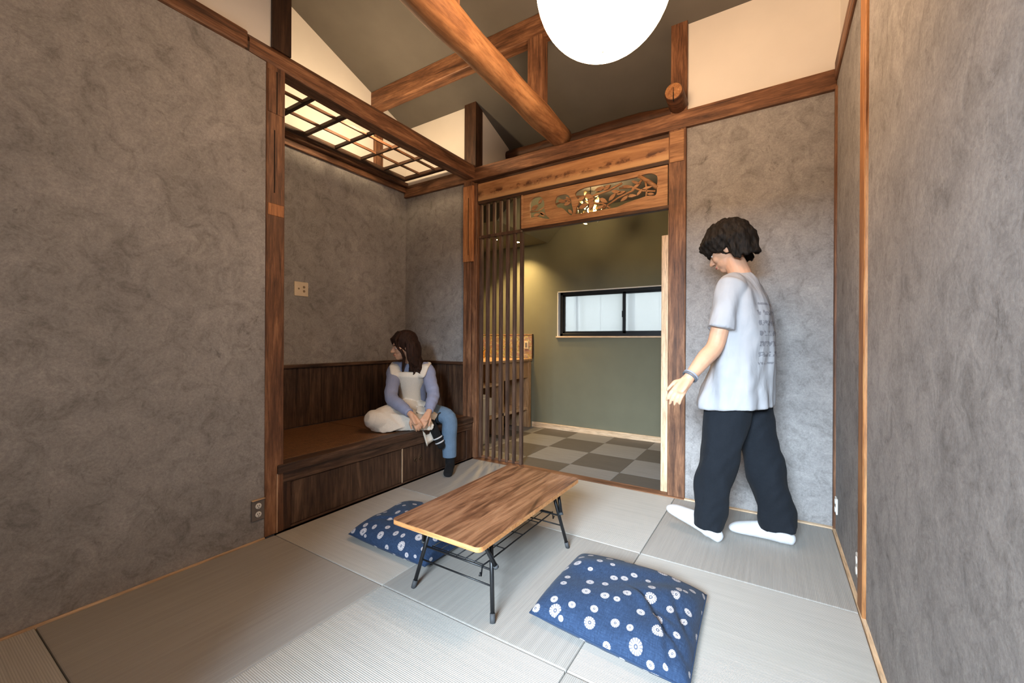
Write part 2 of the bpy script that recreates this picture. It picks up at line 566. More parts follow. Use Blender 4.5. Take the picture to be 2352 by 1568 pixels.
# ------------------------------------------------------------------ posts and beams
lp = struct(empty('wall_post', (-2.35, 1.22, 0), 'aged wooden post between the left wall and the bench alcove', 'post'))
box('post', -2.41, XL + 0.003, 1.172, 1.272, 0.0, 2.57, WOOD_Z, lp, 0.004)
box('wood_patch', XL - 0.01, XL + 0.0065, 1.178, 1.266, 2.29, 2.52, WOOD_Z, lp, 0.002)['label'] = 'smooth reddish repair piece'
box('wood_patch', XL - 0.01, XL + 0.0065, 1.180, 1.266, 1.735, 1.80, PLUG, lp, 0.002)['label'] = 'pale new wood infill'
box('crack', XL - 0.01, XL + 0.0045, 1.212, 1.217, 1.86, 2.20, GAP, lp, 0)
box('crack', XL - 0.01, XL + 0.0075, 1.222, 1.227, 2.29, 2.52, GAP, lp, 0)

bn = struct(empty('wall_beam', (-2.35, 0.2, 2.56), 'worn horizontal beam along the top of the left wall', 'beam'))
box('beam', -2.40, XL + 0.014, -0.51, 1.075, 2.555, 2.648, WOOD_Y, bn, 0.012, 2)
box('joint_step', -2.40, XL + 0.010, 1.062, 1.083, 2.555, 2.60, DARK_Y, bn, 0.002)
ab = struct(empty('alcove_beam', (-2.35, 2.0, 2.54), 'long brown beam above the front of the bench alcove', 'beam'))
bm = bmesh.new()
ys = [1.083, 1.4, 1.8, 2.2, 2.6, 2.995]
rings = []
for k, y in enumerate(ys):
    zb = 2.555 - 0.025 * math.sin(k / 5 * math.pi) - 0.004 * k
    zt = 2.652 + 0.012 * k / 5
    pr = [(-2.39, zb), (XL + .004, zb), (XL + .010, zb + .012), (XL + .010, zt - .035), (XL - .018, zt), (-2.39, zt)]
    rings.append([bm.verts.new((x + 2.35, y - 2.0, z - 2.54)) for x, z in pr])
for a, b in zip(rings, rings[1:]):
    for k in range(6):
        bm.faces.new((a[k], a[(k + 1) % 6], b[(k + 1) % 6], b[k]))
bm.faces.new(rings[0]); bm.faces.new(rings[-1])
bm_obj('beam', bm, WOOD_Y, ab)

struct(prism('loft_post', [(1.205, 2.652), (1.31, 2.652), (1.31, ceil_z(1.31) - .004), (1.205, ceil_z(1.205) - .004)], 'x', -2.40, XL - 0.006, DARK_Z, None, 0.0), 'dark square post standing on the left beam', 'post')
struct(box('loft_wall_post', XA, XA + 0.035, 2.605, 2.695, 2.662, 3.36, WOOD_Z, None, 0.003), 'reddish post on the white loft wall behind the lattice', 'post')

struct(box('back_beam', XA, XR, 2.992, 3.11, 2.515, 2.632, WOOD_X, None, 0.007, 2), 'long horizontal beam across the top of the back wall', 'beam')
rp = struct(empty('door_post', (-0.555, 3.05, 0), 'weathered brown post between the opening and the walking man', 'post'))
box('post', -0.612, -0.500, 2.990, 3.11, 0.0, 2.515, WOOD_Z, rp, 0.004)
box('wood_patch', -0.604, -0.512, 2.984, 3.02, 2.29, 2.50, CEDAR_X, rp, 0.002)['label'] = 'smooth orange repair piece'
cp = struct(empty('corner_post', (-2.35, 3.05, 0.37), 'dark old post between the bench alcove and the slatted screen', 'post'))
box('post', -2.415, -2.325, 2.985, 3.11, 0.0, 2.515, WOOD_Z, cp, 0.004)
box('side_batten', -2.325, -2.268, 2.995, 3.10, 0.0, 2.49, WOOD_Z, cp, 0.003)
box('wood_patch', -2.412, -2.300, 2.975, 3.02, 1.78, 2.47, PLUG, cp, 0.003)['label'] = 'paler repair piece on the upper half'
box('crack', -2.352, -2.346, 2.9735, 2.99, 1.84, 2.36, GAP, cp, 0)
struct(prism('loft_post', [(-2.415, 2.63), (-2.285, 2.63), (-2.285, ceil_z(3.0) + .012), (-2.415, ceil_z(3.0) + .012)], 'y', 2.995, 3.10, DARK_Z), 'short dark post standing over the corner of the alcove', 'post')
struct(prism('loft_post', [(-0.600, 2.63), (-0.495, 2.63), (-0.495, ceil_z(3.0) + .012), (-0.600, ceil_z(3.0) + .012)], 'y', 2.992, 3.10, WOOD_Z), 'upright post beside the white plaster at upper right', 'post')
struct(box('right_post', XR - 0.012, XR + 0.05, 2.06, 2.165, 0.0, 2.56, m_wood('honey_post_z', srgb(132, 84, 48), srgb(176, 120, 72), srgb(200, 148, 96), 'z', knots=0.3), None, 0.004), 'slim honey brown post set into the right wall', 'post')
struct(box('right_post', XR - 0.010, XR + 0.05, 2.965, 3.02, 0.0, 2.52, WOOD_Z, None, 0.003), 'narrow reddish batten in the back right corner', 'post')
struct(box('right_beam', XR - 0.012, XR + 0.05, -0.51, 2.99, 2.56, 2.665, WOOD_Y, None, 0.005), 'brown beam along the top of the right wall', 'beam')

# big peeled log running towards the viewer
bm = bmesh.new()
cl, rr = [], []
for k in range(40):
    y = -0.50 + k * (3.06 + 0.50) / 39
    cl.append((-1.437 + 0.020 * math.sin(y * 1.3 + 1.0), y, 2.708 + 0.016 * math.sin(y * 0.9) - .006 * (y - 2)))
    rr.append(0.089 + 0.004 * math.sin(y * 5.1) + 0.003 * math.sin(y * 11.7 + 2) - 0.006 * (y - 1.5) / 1.5)
add_tube(bm, cl, rr, 22, 'flat')
for v in bm.verts:
    a = math.atan2(v.co.z - 2.7, v.co.x + 1.437)
    s = 1 + 0.025 * math.sin(3 * a + v.co.y * 2.0) + 0.018 * math.sin(5 * a - v.co.y * 3.7)
    v.co.x = -1.437 + (v.co.x + 1.437) * s
    v.co.z = 2.708 + (v.co.z - 2.708) * s
bm.normal_update()
struct(bm_obj('log_beam', bm, LOG_Y, None, True), 'thick peeled log spanning the room under the ceiling', 'beam')
# purlin on two struts
pu = struct(empty('purlin', (-1.5, 2.62, 3.3), 'squared purlin crossing behind the log under the dark ceiling', 'beam'))
pr = [(2.575, 3.225), (2.66, 3.215), (2.66, ceil_z(2.66) - .002), (2.575, ceil_z(2.575) - .002)]
prism('beam', pr, 'x', XA + .0, XR, WOOD_X, pu, 0.005)
struct(box('roof_strut', -1.497, -1.382, 2.565, 2.665, 2.765, 3.225, WOOD_Z, None, 0.005), 'short strut rising from the log to the purlin', 'post')
struct(box('roof_strut', -1.465, -1.355, 1.55, 1.65, 2.74, ceil_z(1.64) - .004, WOOD_Z, None, 0.012), 'cracked strut on top of the log at the upper picture edge', 'post')
# eave log and the stub end resting on the beam
bm = bmesh.new()
cl = [(-2.29 + k * 1.79 / 16, 3.55 + .008 * math.sin(k), 2.93 + 0.006 * math.sin(k * 0.8)) for k in range(17)]
add_tube(bm, cl, [0.062 + 0.004 * math.sin(k * 1.7) for k in range(17)], 14, 'flat')
struct(bm_obj('eave_log', bm, LOG_X, None, True), 'dark thin log lying under the low end of the ceiling', 'beam')
sl = struct(empty('log_stub', (-0.552, 2.95, 2.68), 'cut end of a round log resting on the back beam', 'beam'))
bm = bmesh.new()
add_tube(bm, [(0, -0.12, 0.008), (0, -0.11, 0.008), (0, 0.04, 0.0), (0, 0.12, 0)], [0.052, 0.058, 0.060, 0.060], 20, 'flat')
bm_obj('log_body', bm, LOG_X, sl, True)
bm = bmesh.new()
add_lathe(bm, [(0.052, -0.1215), (0.030, -0.1230), (0.004, -0.1235)], (0, 0, 0.008), 20, 'y')
bm_obj('cut_face', bm, END, sl)
box('crack', -0.555, -0.549, 2.825, 2.84, 2.625, 2.68, GAP, sl, 0)
box('crack', -0.553, -0.55, 2.824, 2.84, 2.68, 2.71, GAP, sl, 0)

# ------------------------------------------------------------------ lintel board over the opening
def m_live_edge():
    t = NT('live_edge_board')
    v = t.coords((1.0, 12, 9))
    g = t.noise(v, 2.0, 7, 0.65, 0.6)
    c = t.ramp(g, [(0.30, srgb(126, 84, 54)), (0.5, srgb(164, 116, 76)), (0.7, srgb(192, 146, 100))])
    tc = t.n('ShaderNodeTexCoord')
    sp = t.n('ShaderNodeSeparateXYZ')
    t.l(tc.outputs['Object'], sp.inputs[0])
    edge = t.math('SUBTRACT', sp.outputs[2], t.math('MULTIPLY', t.noise(t.coords((7, 1, 7)), 1.4, 4, 0.6), 0.05))
    c = t.mix(c, t.mix(srgb(204, 162, 114), c, 0.35), t.ramp(edge, [(0.0, (1, 1, 1, 1)), (0.03, (0, 0, 0, 1))]))
    kn = t.noise(t.coords((9, 1, 16)), 1.0, 3, 0.6)
    # row of darker bark scars in the middle of the board
    mid = t.math('SUBTRACT', 1.0, t.math('MINIMUM', 1.0, t.math('MULTIPLY', t.math('ABSOLUTE', t.math('SUBTRACT', sp.outputs[2], 0.062)), 26.0)))
    scar = t.math('MULTIPLY', t.ramp(kn, [(0.48, (0, 0, 0, 1)), (0.58, (1, 1, 1, 1))]), mid)
    c = t.mix(c, srgb(74, 40, 22), scar)
    t.base(c)
    t.set(0.5)
    t.bump(g, 0.2, 0.003)
    return t.m


kb = struct(empty('lintel', (-1.44, 3.03, 2.325), 'broad live edge cedar lintel above the carved transom', 'lintel'))
box('board', -2.268, -0.612, 3.008, 3.06, 2.325, 2.482, m_live_edge(), kb, 0.004)
box('groove_rail', -2.268, -0.612, 3.012, 3.07, 2.298, 2.325, DARK_X, kb, 0.002)
box('shadow_gap_fillet', -2.268, -0.612, 3.03, 3.06, 2.482, 2.516, DARK_X, kb, 0)

# ------------------------------------------------------------------ pierced transom (ranma)
ra = empty('carved_transom', (-1.215, 3.03, 2.0), 'orange cedar transom panel pierced with carved leaves and branches', 'transom')
h1 = [(-1.728, 2.096), (-1.732, 2.204), (-1.709, 2.253), (-1.662, 2.262), (-1.622, 2.249), (-1.596, 2.204), (-1.595, 2.157), (-1.579, 2.097), (-1.546, 2.06), (-1.595, 2.07), (-1.661, 2.095)]
h2 = [(-1.499, 2.193), (-1.48, 2.229), (-1.43, 2.237), (-1.387, 2.226), (-1.36, 2.191), (-1.35, 2.144), (-1.338, 2.086), (-1.356, 2.059), (-1.393, 2.09), (-1.43, 2.127), (-1.48, 2.146)]
h3 = [(-1.320, 2.062), (-1.312, 2.106), (-1.29, 2.156), (-1.321, 2.225), (-1.25, 2.255), (-1.107, 2.255), (-0.971, 2.252), (-0.856, 2.255), (-0.766, 2.264), (-0.721, 2.252), (-0.695, 2.226), (-0.697, 2.162), (-0.706, 2.10), (-0.765, 2.104), (-0.825, 2.095), (-0.917, 2.08), (-0.981, 2.062), (-1.067, 2.061), (-1.162, 2.058)]
cu = bpy.data.curves.new('transom_curve', 'CURVE')
cu.dimensions = '2D'
cu.fill_mode = 'BOTH'
cu.extrude = 0.009


def cspline(pts, bez):
    s = cu.splines.new('POLY')
    s.points.add(len(pts) - 1)
    for p, (x, z) in zip(s.points, pts):
        p.co = (x + 1.215, z - 2.0, 0, 1)
    s.use_cyclic_u = True


cspline([(-1.80, 2.014), (-0.624, 2.014), (-0.624, 2.296), (-1.80, 2.296)], False)
for h in (h1, h2, h3):
    cspline(spline(h + [h[0]], 5)[:-1], True)
co_ = bpy.data.objects.new('transom_tmp', cu)
C.objects.link(co_)
me = bpy.data.meshes.new_from_object(co_.evaluated_get(bpy.context.evaluated_depsgraph_get()))
bpy.data.objects.remove(co_, do_unlink=True)
for v in me.vertices:
    v.co = (v.co.x, v.co.z, v.co.y)
me.name = 'pierced_board'
me.materials.clear()
pb = link('pierced_board', me, CEDAR_X, ra)
for a in ((-1.815, -0.612, 2.296, 2.300), ):
    pass
box('bottom_rail', -1.80, -0.612, 3.015, 3.055, 1.988, 2.014, DARK_X, ra, 0.003)
box('end_stile', -1.815, -1.798, 3.015, 3.055, 2.014, 2.298, CEDAR_X, ra, 0.002)


def leaf(parent, x, z, ang, ln, wd, th=0.016, y=3.03, name='carved_leaf'):
    bm = bmesh.new()
    ca, sa = math.cos(ang), math.sin(ang)
    out = [(0, 0), (0.25, 0.42), (0.55, 0.5), (0.85, 0.25), (1, 0), (0.85, -0.25), (0.55, -0.5), (0.25, -0.42)]
    add_prism(bm, [(x + (u * ln) * ca - (v * wd) * sa + 1.215, z + (u * ln) * sa + (v * wd) * ca - 2.0) for u, v in out], 'y', -th / 2 + y - 3.03, th / 2 + y - 3.03)
    return bm_obj(name, bm, CEDAR_X, parent)


def branch(parent, pts, r):
    bm = bmesh.new()
    add_tube(bm, [(x + 1.215, 0.0, z - 2.0) for x, z in pts], [(r, r * 0.9)] * len(pts), 6, 'flat')
    return bm_obj('carved_branch', bm, CEDAR_X, parent, True)


branch(ra, [(-0.83, 2.262), (-0.76, 2.21), (-0.695, 2.150)], 0.016)
branch(ra, [(-0.80, 2.235), (-0.87, 2.165), (-0.98, 2.13), (-1.10, 2.07)], 0.008)
branch(ra, [(-0.78, 2.22), (-0.77, 2.14), (-0.775, 2.10)], 0.007)
branch(ra, [(-1.31, 2.20), (-1.18, 2.18), (-1.05, 2.20), (-0.95, 2.235)], 0.009)
branch(ra, [(-1.30, 2.10), (-1.20, 2.13), (-1.10, 2.11), (-1.04, 2.065)], 0.008)
branch(ra, [(-0.71, 2.13), (-0.80, 2.15), (-0.88, 2.19), (-0.97, 2.20)], 0.007)
branch(ra, [(-1.50, 2.17), (-1.42, 2.19), (-1.36, 2.20)], 0.007)
branch(ra, [(-1.735, 2.15), (-1.66, 2.14), (-1.59, 2.17)], 0.006)
rnd = random.Random(3)
for x, z, a, l_, w_ in ((-1.29, 2.10, 0.4, .075, .035), (-1.24, 2.20, -0.5, .08, .036), (-1.20, 2.08, 1.2, .07, .034), (-1.16, 2.22, 0.1, .085, .03), (-1.12, 2.15, -0.6, .07, .032),
                        (-1.09, 2.21, 0.5, .06, .03), (-1.05, 2.12, 0.7, .075, .03), (-1.03, 2.19, -0.3, .08, .026), (-0.99, 2.155, 0.2, .07, .024), (-0.96, 2.10, 0.5, .075, .024),
                        (-0.95, 2.21, -0.25, .09, .022), (-0.91, 2.13, -0.1, .07, .022), (-0.88, 2.235, -0.5, .07, .02), (-0.88, 2.17, 0.5, .08, .02), (-0.84, 2.12, 0.8, .06, .02),
                        (-1.30, 2.17, 0.2, .06, .03), (-1.22, 2.14, 0.3, .06, .032), (-1.14, 2.075, 0.3, .06, .024), (-0.80, 2.16, 0.1, .07, .018), (-0.765, 2.12, -0.2, .05, .016),
                        (-1.47, 2.20, -0.4, .07, .03), (-1.42, 2.15, 0.3, .065, .03), (-1.40, 2.215, -1.0, .06, .024), (-1.38, 2.11, -0.9, .05, .022),
                        (-1.72, 2.16, 0.5, .07, .034), (-1.70, 2.11, 0.1, .06, .026), (-1.64, 2.13, -0.5, .06, .026), (-1.65, 2.20, 0.9, .05, .024), (-1.60, 2.09, 2.4, .05, .02)):
    leaf(ra, x, z, a, l_, w_)

# ------------------------------------------------------------------ slatted screen left of the opening
ss = empty('slatted_screen', (-2.04, 3.045, 0.0), 'brown vertical slat screen beside the opening to the next room', 'screen')
for k in range(7):
    x = -2.262 + k * 0.0715
    box('slat', x, x + 0.026, 3.030, 3.062, 0.003, 1.988, SLAT, ss, 0.002)
for k in range(6):
    x = -2.262 + k * 0.0715
    box('short_slat', x, x + 0.024, 3.032, 3.058, 2.014, 2.298, SLAT, ss, 0.002)
for k in range(6):
    x = -2.236 + k * 0.0715
    box('bottom_spacer', x, x + 0.045, 3.036, 3.058, 0.003, 0.02, WOOD_X, ss, 0.001)
box('top_rail', -2.268, -1.817, 3.022, 3.062, 1.988, 2.014, SLAT, ss, 0.002)
box('end_board', -1.835, -1.815, 3.03, 3.06, 2.014, 2.298, SLAT, ss, 0.002)

# pale sliding door edge beside the right post
dr = struct(empty('door_1', (-0.64, 3.09, 0.0), 'edge of a pale wooden sliding door beside the weathered post', 'door'))
box('door_edge', -0.668, -0.616, 3.045, 3.085, 0.003, 1.812, PALE_Z, dr, 0.002)
box('frame_batten', -0.628, -0.614, 3.062, 3.10, 1.812, 2.0, PALE_Z, dr, 0.001)

# ------------------------------------------------------------------ next room
def m_ktile(name, col):
    t = NT(name)
    n = t.noise(t.coords((3, 130, 1)), 1.0, 4, 0.6)
    t.base(t.mix(col, t.ramp(n, [(0.3, (0.72, 0.72, 0.72, 1)), (0.7, (1.2, 1.2, 1.2, 1))]), 1.0, 'MULTIPLY'))
    t.set(0.5, 0, 0.4)
    t.bump(n, 0.2, 0.002)
    return t.m


KT_D, KT_L = m_ktile('dark_floor_tile', srgb(84, 78, 72)), m_ktile('light_floor_tile', srgb(124, 121, 118))
fk = struct(box('floor_kitchen', -3.4, 0.40, 3.04, 4.60, -0.14, -0.02, GAP, None, 0), 'checkered grey tile floor of the next room', 'floor')
GX = [-3.215 + 0.4345 * k for k in range(8)]
GY = [3.062, 3.30, 3.735, 4.17, 4.488]
for j in range(4):
    for i in range(7):
        box('floor_tile', GX[i] + .0006, GX[i + 1] - .0006, GY[j] + .0006, GY[j + 1] - .0006, -0.02, 0.0, KT_D if (i + j) % 2 == 1 else KT_L, fk, 0.001)
WX0, WX1, WZ0, WZ1, YK = -2.19, -0.60, 1.105, 1.655, 4.50
bm = bmesh.new()
add_box(bm, -3.4, WX0, YK, YK + .12, -0.1, 2.75)
add_box(bm, WX1, 0.40, YK, YK + .12, -0.1, 2.75)
add_box(bm, WX0, WX1, YK, YK + .12, -0.1, WZ0)
add_box(bm, WX0, WX1, YK, YK + .12, WZ1, 2.75)
struct(bm_obj('wall_kitchen_back', bm, GREEN), 'sage green wall with the window in the next room', 'wall')
struct(box('wall_kitchen_left', -3.4, -3.30, 3.10, 4.5, -0.1, 2.75, GREEN, None, 0), 'green wall behind the kitchen counter', 'wall')
struct(box('wall_kitchen_right', 0.0, 0.1, 3.10, 4.5, -0.1, 2.75, GREEN, None, 0), 'green side wall of the next room', 'wall')
struct(box('ceiling_kitchen', -3.4, 0.4, 3.11, 4.62, 2.60, 2.68, CEIL, None, 0), 'low ceiling of the next room', 'ceiling')
sf = struct(prism('soffit', [(-3.3, 2.257), (-2.325, 2.257), (-1.93, 2.61), (-3.3, 2.61)], 'y', 3.40, 4.499, GREEN), 'boxed green soffit above the kitchen counter', 'soffit')
struct(box('baseboard_back', -2.53, 0.0, YK - .014, YK, 0.0, 0.062, PALE_X, None, 0.002), 'pale baseboard under the green wall', 'baseboard')
# window
AL = m_plain('black_window_aluminium', (0.016, 0.018, 0.02, 1), 0.4, 0.3)
wn = struct(empty('window_1', (-1.4, 4.52, 1.1), 'wide low sliding window with black frame in the green wall', 'window'))
box('window_sill', WX0 - .012, WX1, YK - .02, YK + .12, WZ0 - .002, WZ0 + .016, PALE_X, wn, 0.002)
for nm, a in (('reveal', (WX0, WX0 + .012, YK - .004, YK + .12, WZ0, WZ1)), ('reveal', (WX0, WX1, YK - .004, YK + .12, WZ1 - .012, WZ1))):
    box(nm, *a, PLASTIC_W, wn, 0.001)
fx0, fx1, fz0, fz1 = WX0 + .03, WX1 - .01, WZ0 + .016, WZ1 - .012
for a in ((fx0, fx1, fz0, fz0 + .032), (fx0, fx1, fz1 - .032, fz1), (fx0, fx0 + .035, fz0, fz1), (fx1 - .035, fx1, fz0, fz1)):
    box('outer_frame', a[0], a[1], YK + .015, YK + .085, a[2], a[3], AL, wn, 0.002)
mx = -1.395


def m_glass():
    t = NT('window_glass')
    t.t.nodes.remove(t.b)
    tr = t.n('ShaderNodeBsdfTransparent')
    tr.inputs[0].default_value = (0.93, 0.97, 0.97, 1)
    gl = t.n('ShaderNodeBsdfGlossy')
    gl.inputs['Roughness'].default_value = 0.03
    df = t.n('ShaderNodeBsdfTranslucent')
    df.inputs[0].default_value = (0.9, 0.93, 0.95, 1)
    m1 = t.n('ShaderNodeMixShader')
    m1.inputs[0].default_value = 0.30
    t.l(tr.outputs[0], m1.inputs[1])
    t.l(df.outputs[0], m1.inputs[2])
    m2 = t.n('ShaderNodeMixShader')
    m2.inputs[0].default_value = 0.05
    t.l(m1.outputs[0], m2.inputs[1])
    t.l(gl.outputs[0], m2.inputs[2])
    out = [n for n in t.t.nodes if n.type == 'OUTPUT_MATERIAL'][0]
    t.l(m2.outputs[0], out.inputs[0])
    return t.m


GLASS = m_glass()
for i, (a, b, yy) in enumerate(((fx0 + .03, mx + .022, YK + .035), (mx - .022, fx1 - .03, YK + .062))):
    sash = box('sash', a, a + .03, yy - .012, yy + .012, fz0 + .03, fz1 - .03, AL, wn, 0.001)
    for q in ((b - .03, b, fz0 + .03, fz1 - .03), (a, b, fz0 + .03, fz0 + .058), (a, b, fz1 - .05, fz1 - .03)):
        box('sash', q[0], q[1], yy - .012, yy + .012, q[2], q[3], AL, wn, 0.001)
    box('pane', a + .02, b - .02, yy - .002, yy + .002, fz0 + .05, fz1 - .04, GLASS, wn, 0)
box('latch', mx - .014, mx + .004, YK + .008, YK + .03, 1.33, 1.40, AL, wn, 0.002)
# outside: pale neighbour wall with a drain pipe, sheeting and a fence rail
struct(box('ground_outside', -6, 3, 4.62, 9, -0.5, -0.0, m_plain('gravel', srgb(150, 148, 144), 0.9), None, 0), 'grey ground outside the window', 'ground')
EXT = m_plain('neighbour_siding', srgb(232, 234, 236), 0.8, 0, 0.3, 0.02)
nb = empty('neighbour_wall', (-1.4, 5.9, 0), 'pale neighbouring house wall seen through the window', 'building')
for k in range(9):
    x = -3.0 + k * 0.42
    box('siding_board', x, x + 0.414, 5.9, 5.96, 0.0, 3.4, EXT, nb, 0.006)
tube('drain_pipe', [(-2.62, 5.84, 3.4), (-2.62, 5.84, 2.05), (-2.52, 5.84, 1.9), (-2.50, 5.84, 0.0)], 0.022, m_plain('pipe_grey', srgb(120, 128, 138), 0.6), nb, 10)
GR = m_plain('grey_paint', srgb(140, 148, 156), 0.6)
sc_ = empty('garden_ladder', (-3.0, 5.6, 0), 'blurred grey ladder leaning outside the window', 'ladder')
tube('rail', [(-3.45, 5.55, 2.2), (-2.71, 5.6, 0.0)], 0.03, GR, sc_, 8)
tube('rail', [(-3.75, 5.7, 2.2), (-3.01, 5.75, 0.0)], 0.03, GR, sc_, 8)
for k in range(7):
    f = 0.1 + k * 0.13
    tube('rung', [(-3.45 + .67 * f, 5.55 + .05 * f, 2.2 - 2 * f), (-3.75 + .67 * f, 5.7 + .05 * f, 2.2 - 2 * f)], 0.016, GR, sc_, 8)
tag(tube('utility_post', [(-1.62, 5.6, 0.0), (-1.62, 5.6, 3.2)], 0.05, GR, None, 12), 'grey upright post outside the right window pane', 'post')

# counter
co = empty('kitchen_counter', (-2.85, 3.95, 0.0), 'oak kitchen counter with open shelves behind the slats', 'counter')
box('countertop', -3.28, -2.525, 3.30, 4.48, 0.815, 0.845, OAK_Z, co, 0.003)
box('end_panel', -3.20, -2.535, 4.425, 4.475, 0.0, 0.815, OAK_Z, co, 0.002)
box('divider_panel', -3.20, -2.56, 3.86, 3.90, 0.0, 0.815, OAK_Z, co, 0.002)
box('apron', -2.575, -2.555, 3.90, 4.43, 0.61, 0.815, OAK_Z, co, 0.002)
box('lower_shelf', -3.20, -2.56, 3.54, 4.43, 0.215, 0.250, PALE_Y, co, 0.002)
box('upper_shelf', -3.20, -2.58, 3.30, 3.86, 0.56, 0.585, PALE_Y, co, 0.002)
box('back_panel', -3.24, -3.20, 3.30, 4.475, 0.0, 0.815, DARK_Z, co, 0.0)


def m_mosaic():
    t = NT('ochre_mosaic_tile')
    vv = t.n('ShaderNodeTexVoronoi')
    vv.inputs['Scale'].default_value = 42.0
    t.l(t.coords(), vv.inputs['Vector'])
    t.base(t.mix(t.ramp(vv.outputs['Distance'], [(0.0, srgb(206, 184, 148)), (0.5, srgb(150, 126, 92))]), vv.outputs['Color'], 0.12))
    t.set(0.35)
    return t.m


bs = struct(empty('backsplash', (-2.85, 4.49, 0.85), 'patterned tan tile splashback on the green wall', 'backsplash'))
MOS = m_mosaic()
for i in range(4):
    for j in range(2):
        x = -3.28 + i * 0.1875
        box('wall_tile', x + .0015, x + .186, 4.484, 4.498, 0.846 + j * 0.146, 0.990 + j * 0.146, MOS, bs, 0.002)
box('edge_trim', -3.28, -2.522, 4.480, 4.499, 1.138, 1.148, OAK_Z, bs, 0.001)
box('edge_trim', -2.530, -2.518, 4.480, 4.499, 0.846, 1.148, DARK_Z, bs, 0.001)
ko = empty('wall_outlet', (-2.605, 4.48, 1.015), 'small framed outlet on the patterned splashback', 'outlet')
box('plate', -2.637, -2.577, 4.474, 4.484, 0.965, 1.062, m_plain('beige_plate', srgb(214, 200, 172), 0.5), ko, 0.002)
box('insert', -2.622, -2.592, 4.470, 4.476, 0.985, 1.042, m_plain('grey_insert', srgb(120, 116, 110), 0.5), ko, 0.002)
BRASS = m_plain('brass', (0.75, 0.52, 0.20, 1), 0.25, 1.0)
fa = empty('faucet', (-3.06, 4.2, 0.845), 'brass faucet on the kitchen counter', 'faucet')
tube('spout', [(-3.06, 4.2, 0.845), (-3.06, 4.2, 0.93), (-3.03, 4.2, 0.955), (-2.99, 4.2, 0.95), (-2.975, 4.2, 0.925)], 0.011, BRASS, fa, 10)
tube('handle', [(-3.06, 4.15, 0.845), (-3.06, 4.15, 0.885), (-3.03, 4.15, 0.895)], 0.009, BRASS, fa, 10)
fr = empty('white_appliance', (-2.80, 3.44, 0.0), 'white boxy appliance standing under the counter', 'appliance')
box('body', -3.16, -2.53, 3.38, 3.52, 0.26, 0.50, PLASTIC_W, fr, 0.008)
box('leg_panel', -2.56, -2.50, 3.42, 3.47, 0.0, 0.47, PLASTIC_W, fr, 0.004)
tag(box('file_box', -2.70, -2.58, 3.62, 3.72, 0.251, 0.44, PLASTIC_W, None, 0.006), 'small white box on the lower counter shelf', 'box')
# recessed downlights in the soffit
for k, (x, y, lb) in enumerate(((-2.78, 4.03, 'brass rimmed downlight in the soffit nearer the slats'), (-2.62, 4.27, 'brass rimmed downlight in the soffit nearer the green wall'))):
    dl = empty('downlight', (x, y, 2.257), lb, 'light', 'soffit downlights')
    bm = bmesh.new()
    add_lathe(bm, [(0.028, -0.001), (0.042, -0.004), (0.044, 0.0), (0.03, 0.01)], (0, 0, 0), 20)
    bm_obj('rim', bm, BRASS, dl, True)
    bm = bmesh.new()
    add_lathe(bm, [(0.0275, -0.002), (0.01, -0.0025)], (0, 0, 0), 16)
    bm_obj('lens', bm, m_emit('downlight_lens', (1.0, 0.76, 0.42, 1), 60.0), dl)
    sp_ = bpy.data.lights.new('downlight_beam', 'SPOT')
    sp_.energy = 95.0
    sp_.color = (1.0, 0.68, 0.30)
    sp_.spot_size = math.radians(115)
    sp_.spot_blend = 0.8
    sp_.shadow_soft_size = 0.03
    so = bpy.data.objects.new('downlight_beam', sp_)
    C.objects.link(so)
    so.parent = dl
    so.location = (0, 0, -0.012)
# floral pendant behind the transom
pn = empty('flower_pendant', (-1.50, 3.8, 2.33), 'glowing pendant of shell petals seen through the carved transom', 'lamp')
bm = bmesh.new()
add_ball(bm, (0, 0, 0), 0.030, 16, 12)
bm_obj('bulb', bm, m_emit('pendant_bulb', (1.0, 0.72, 0.38, 1), 560.0), pn, True)
PET = m_plain('shell_petal', (0.9, 0.74, 0.42, 1), 0.3, 0.2)
for k in range(30):
    a = k * 2.399
    zz = -0.10 + 0.26 * (k / 29)
    rr_ = 0.085 + 0.04 * math.sin(k * 1.7)
    bm = bmesh.new()
    rot = (Quaternion((0, 0, 1), a) @ Quaternion((0, 1, 0), 0.5 + 0.5 * math.sin(k))).to_matrix()
    add_ball(bm, (rr_ * math.cos(a), rr_ * math.sin(a), zz), (0.006, 0.026, 0.032), 8, 6, rot)
    bm_obj('petal', bm, PET, pn, True)
tube('cord', [(-1.50, 3.8, 2.36), (-1.50, 3.8, 2.61)], 0.004, BLACK, pn, 8)

# ------------------------------------------------------------------ bench alcove
WICK = NT('woven_rush')
v_ = WICK.coords()
ck = WICK.n('ShaderNodeTexBrick')
ck.inputs['Scale'].default_value = 26.0
ck.inputs['Color1'].default_value = srgb(140, 98, 62)
ck.inputs['Color2'].default_value = srgb(116, 80, 50)
ck.inputs['Mortar'].default_value = srgb(62, 38, 22)
ck.inputs['Mortar Size'].default_value = 0.018
WICK.l(v_, ck.inputs['Vector'])
WICK.base(WICK.mix(ck.outputs['Color'], WICK.ramp(WICK.noise(WICK.coords((30, 4, 1)), 2.0, 5), [(0.3, (0.7, 0.7, 0.7, 1)), (0.7, (1.15, 1.15, 1.15, 1))]), 1.0, 'MULTIPLY'))
WICK.set(0.5)
WICK.bump(ck.outputs['Fac'], 0.3, 0.002)
bn_ = empty('alcove_bench', (-2.75, 2.13, 0.0), 'dark stained built in bench with panelled cupboard front', 'bench')
box('carcass', XA, -2.345, 1.24, 3.02, 0.0, 0.345, DARK_Y, bn_, 0.0)
box('front_edge', -2.385, -2.288, 1.236, 2.985, 0.322, 0.372, DARK_Y, bn_, 0.006, 2)
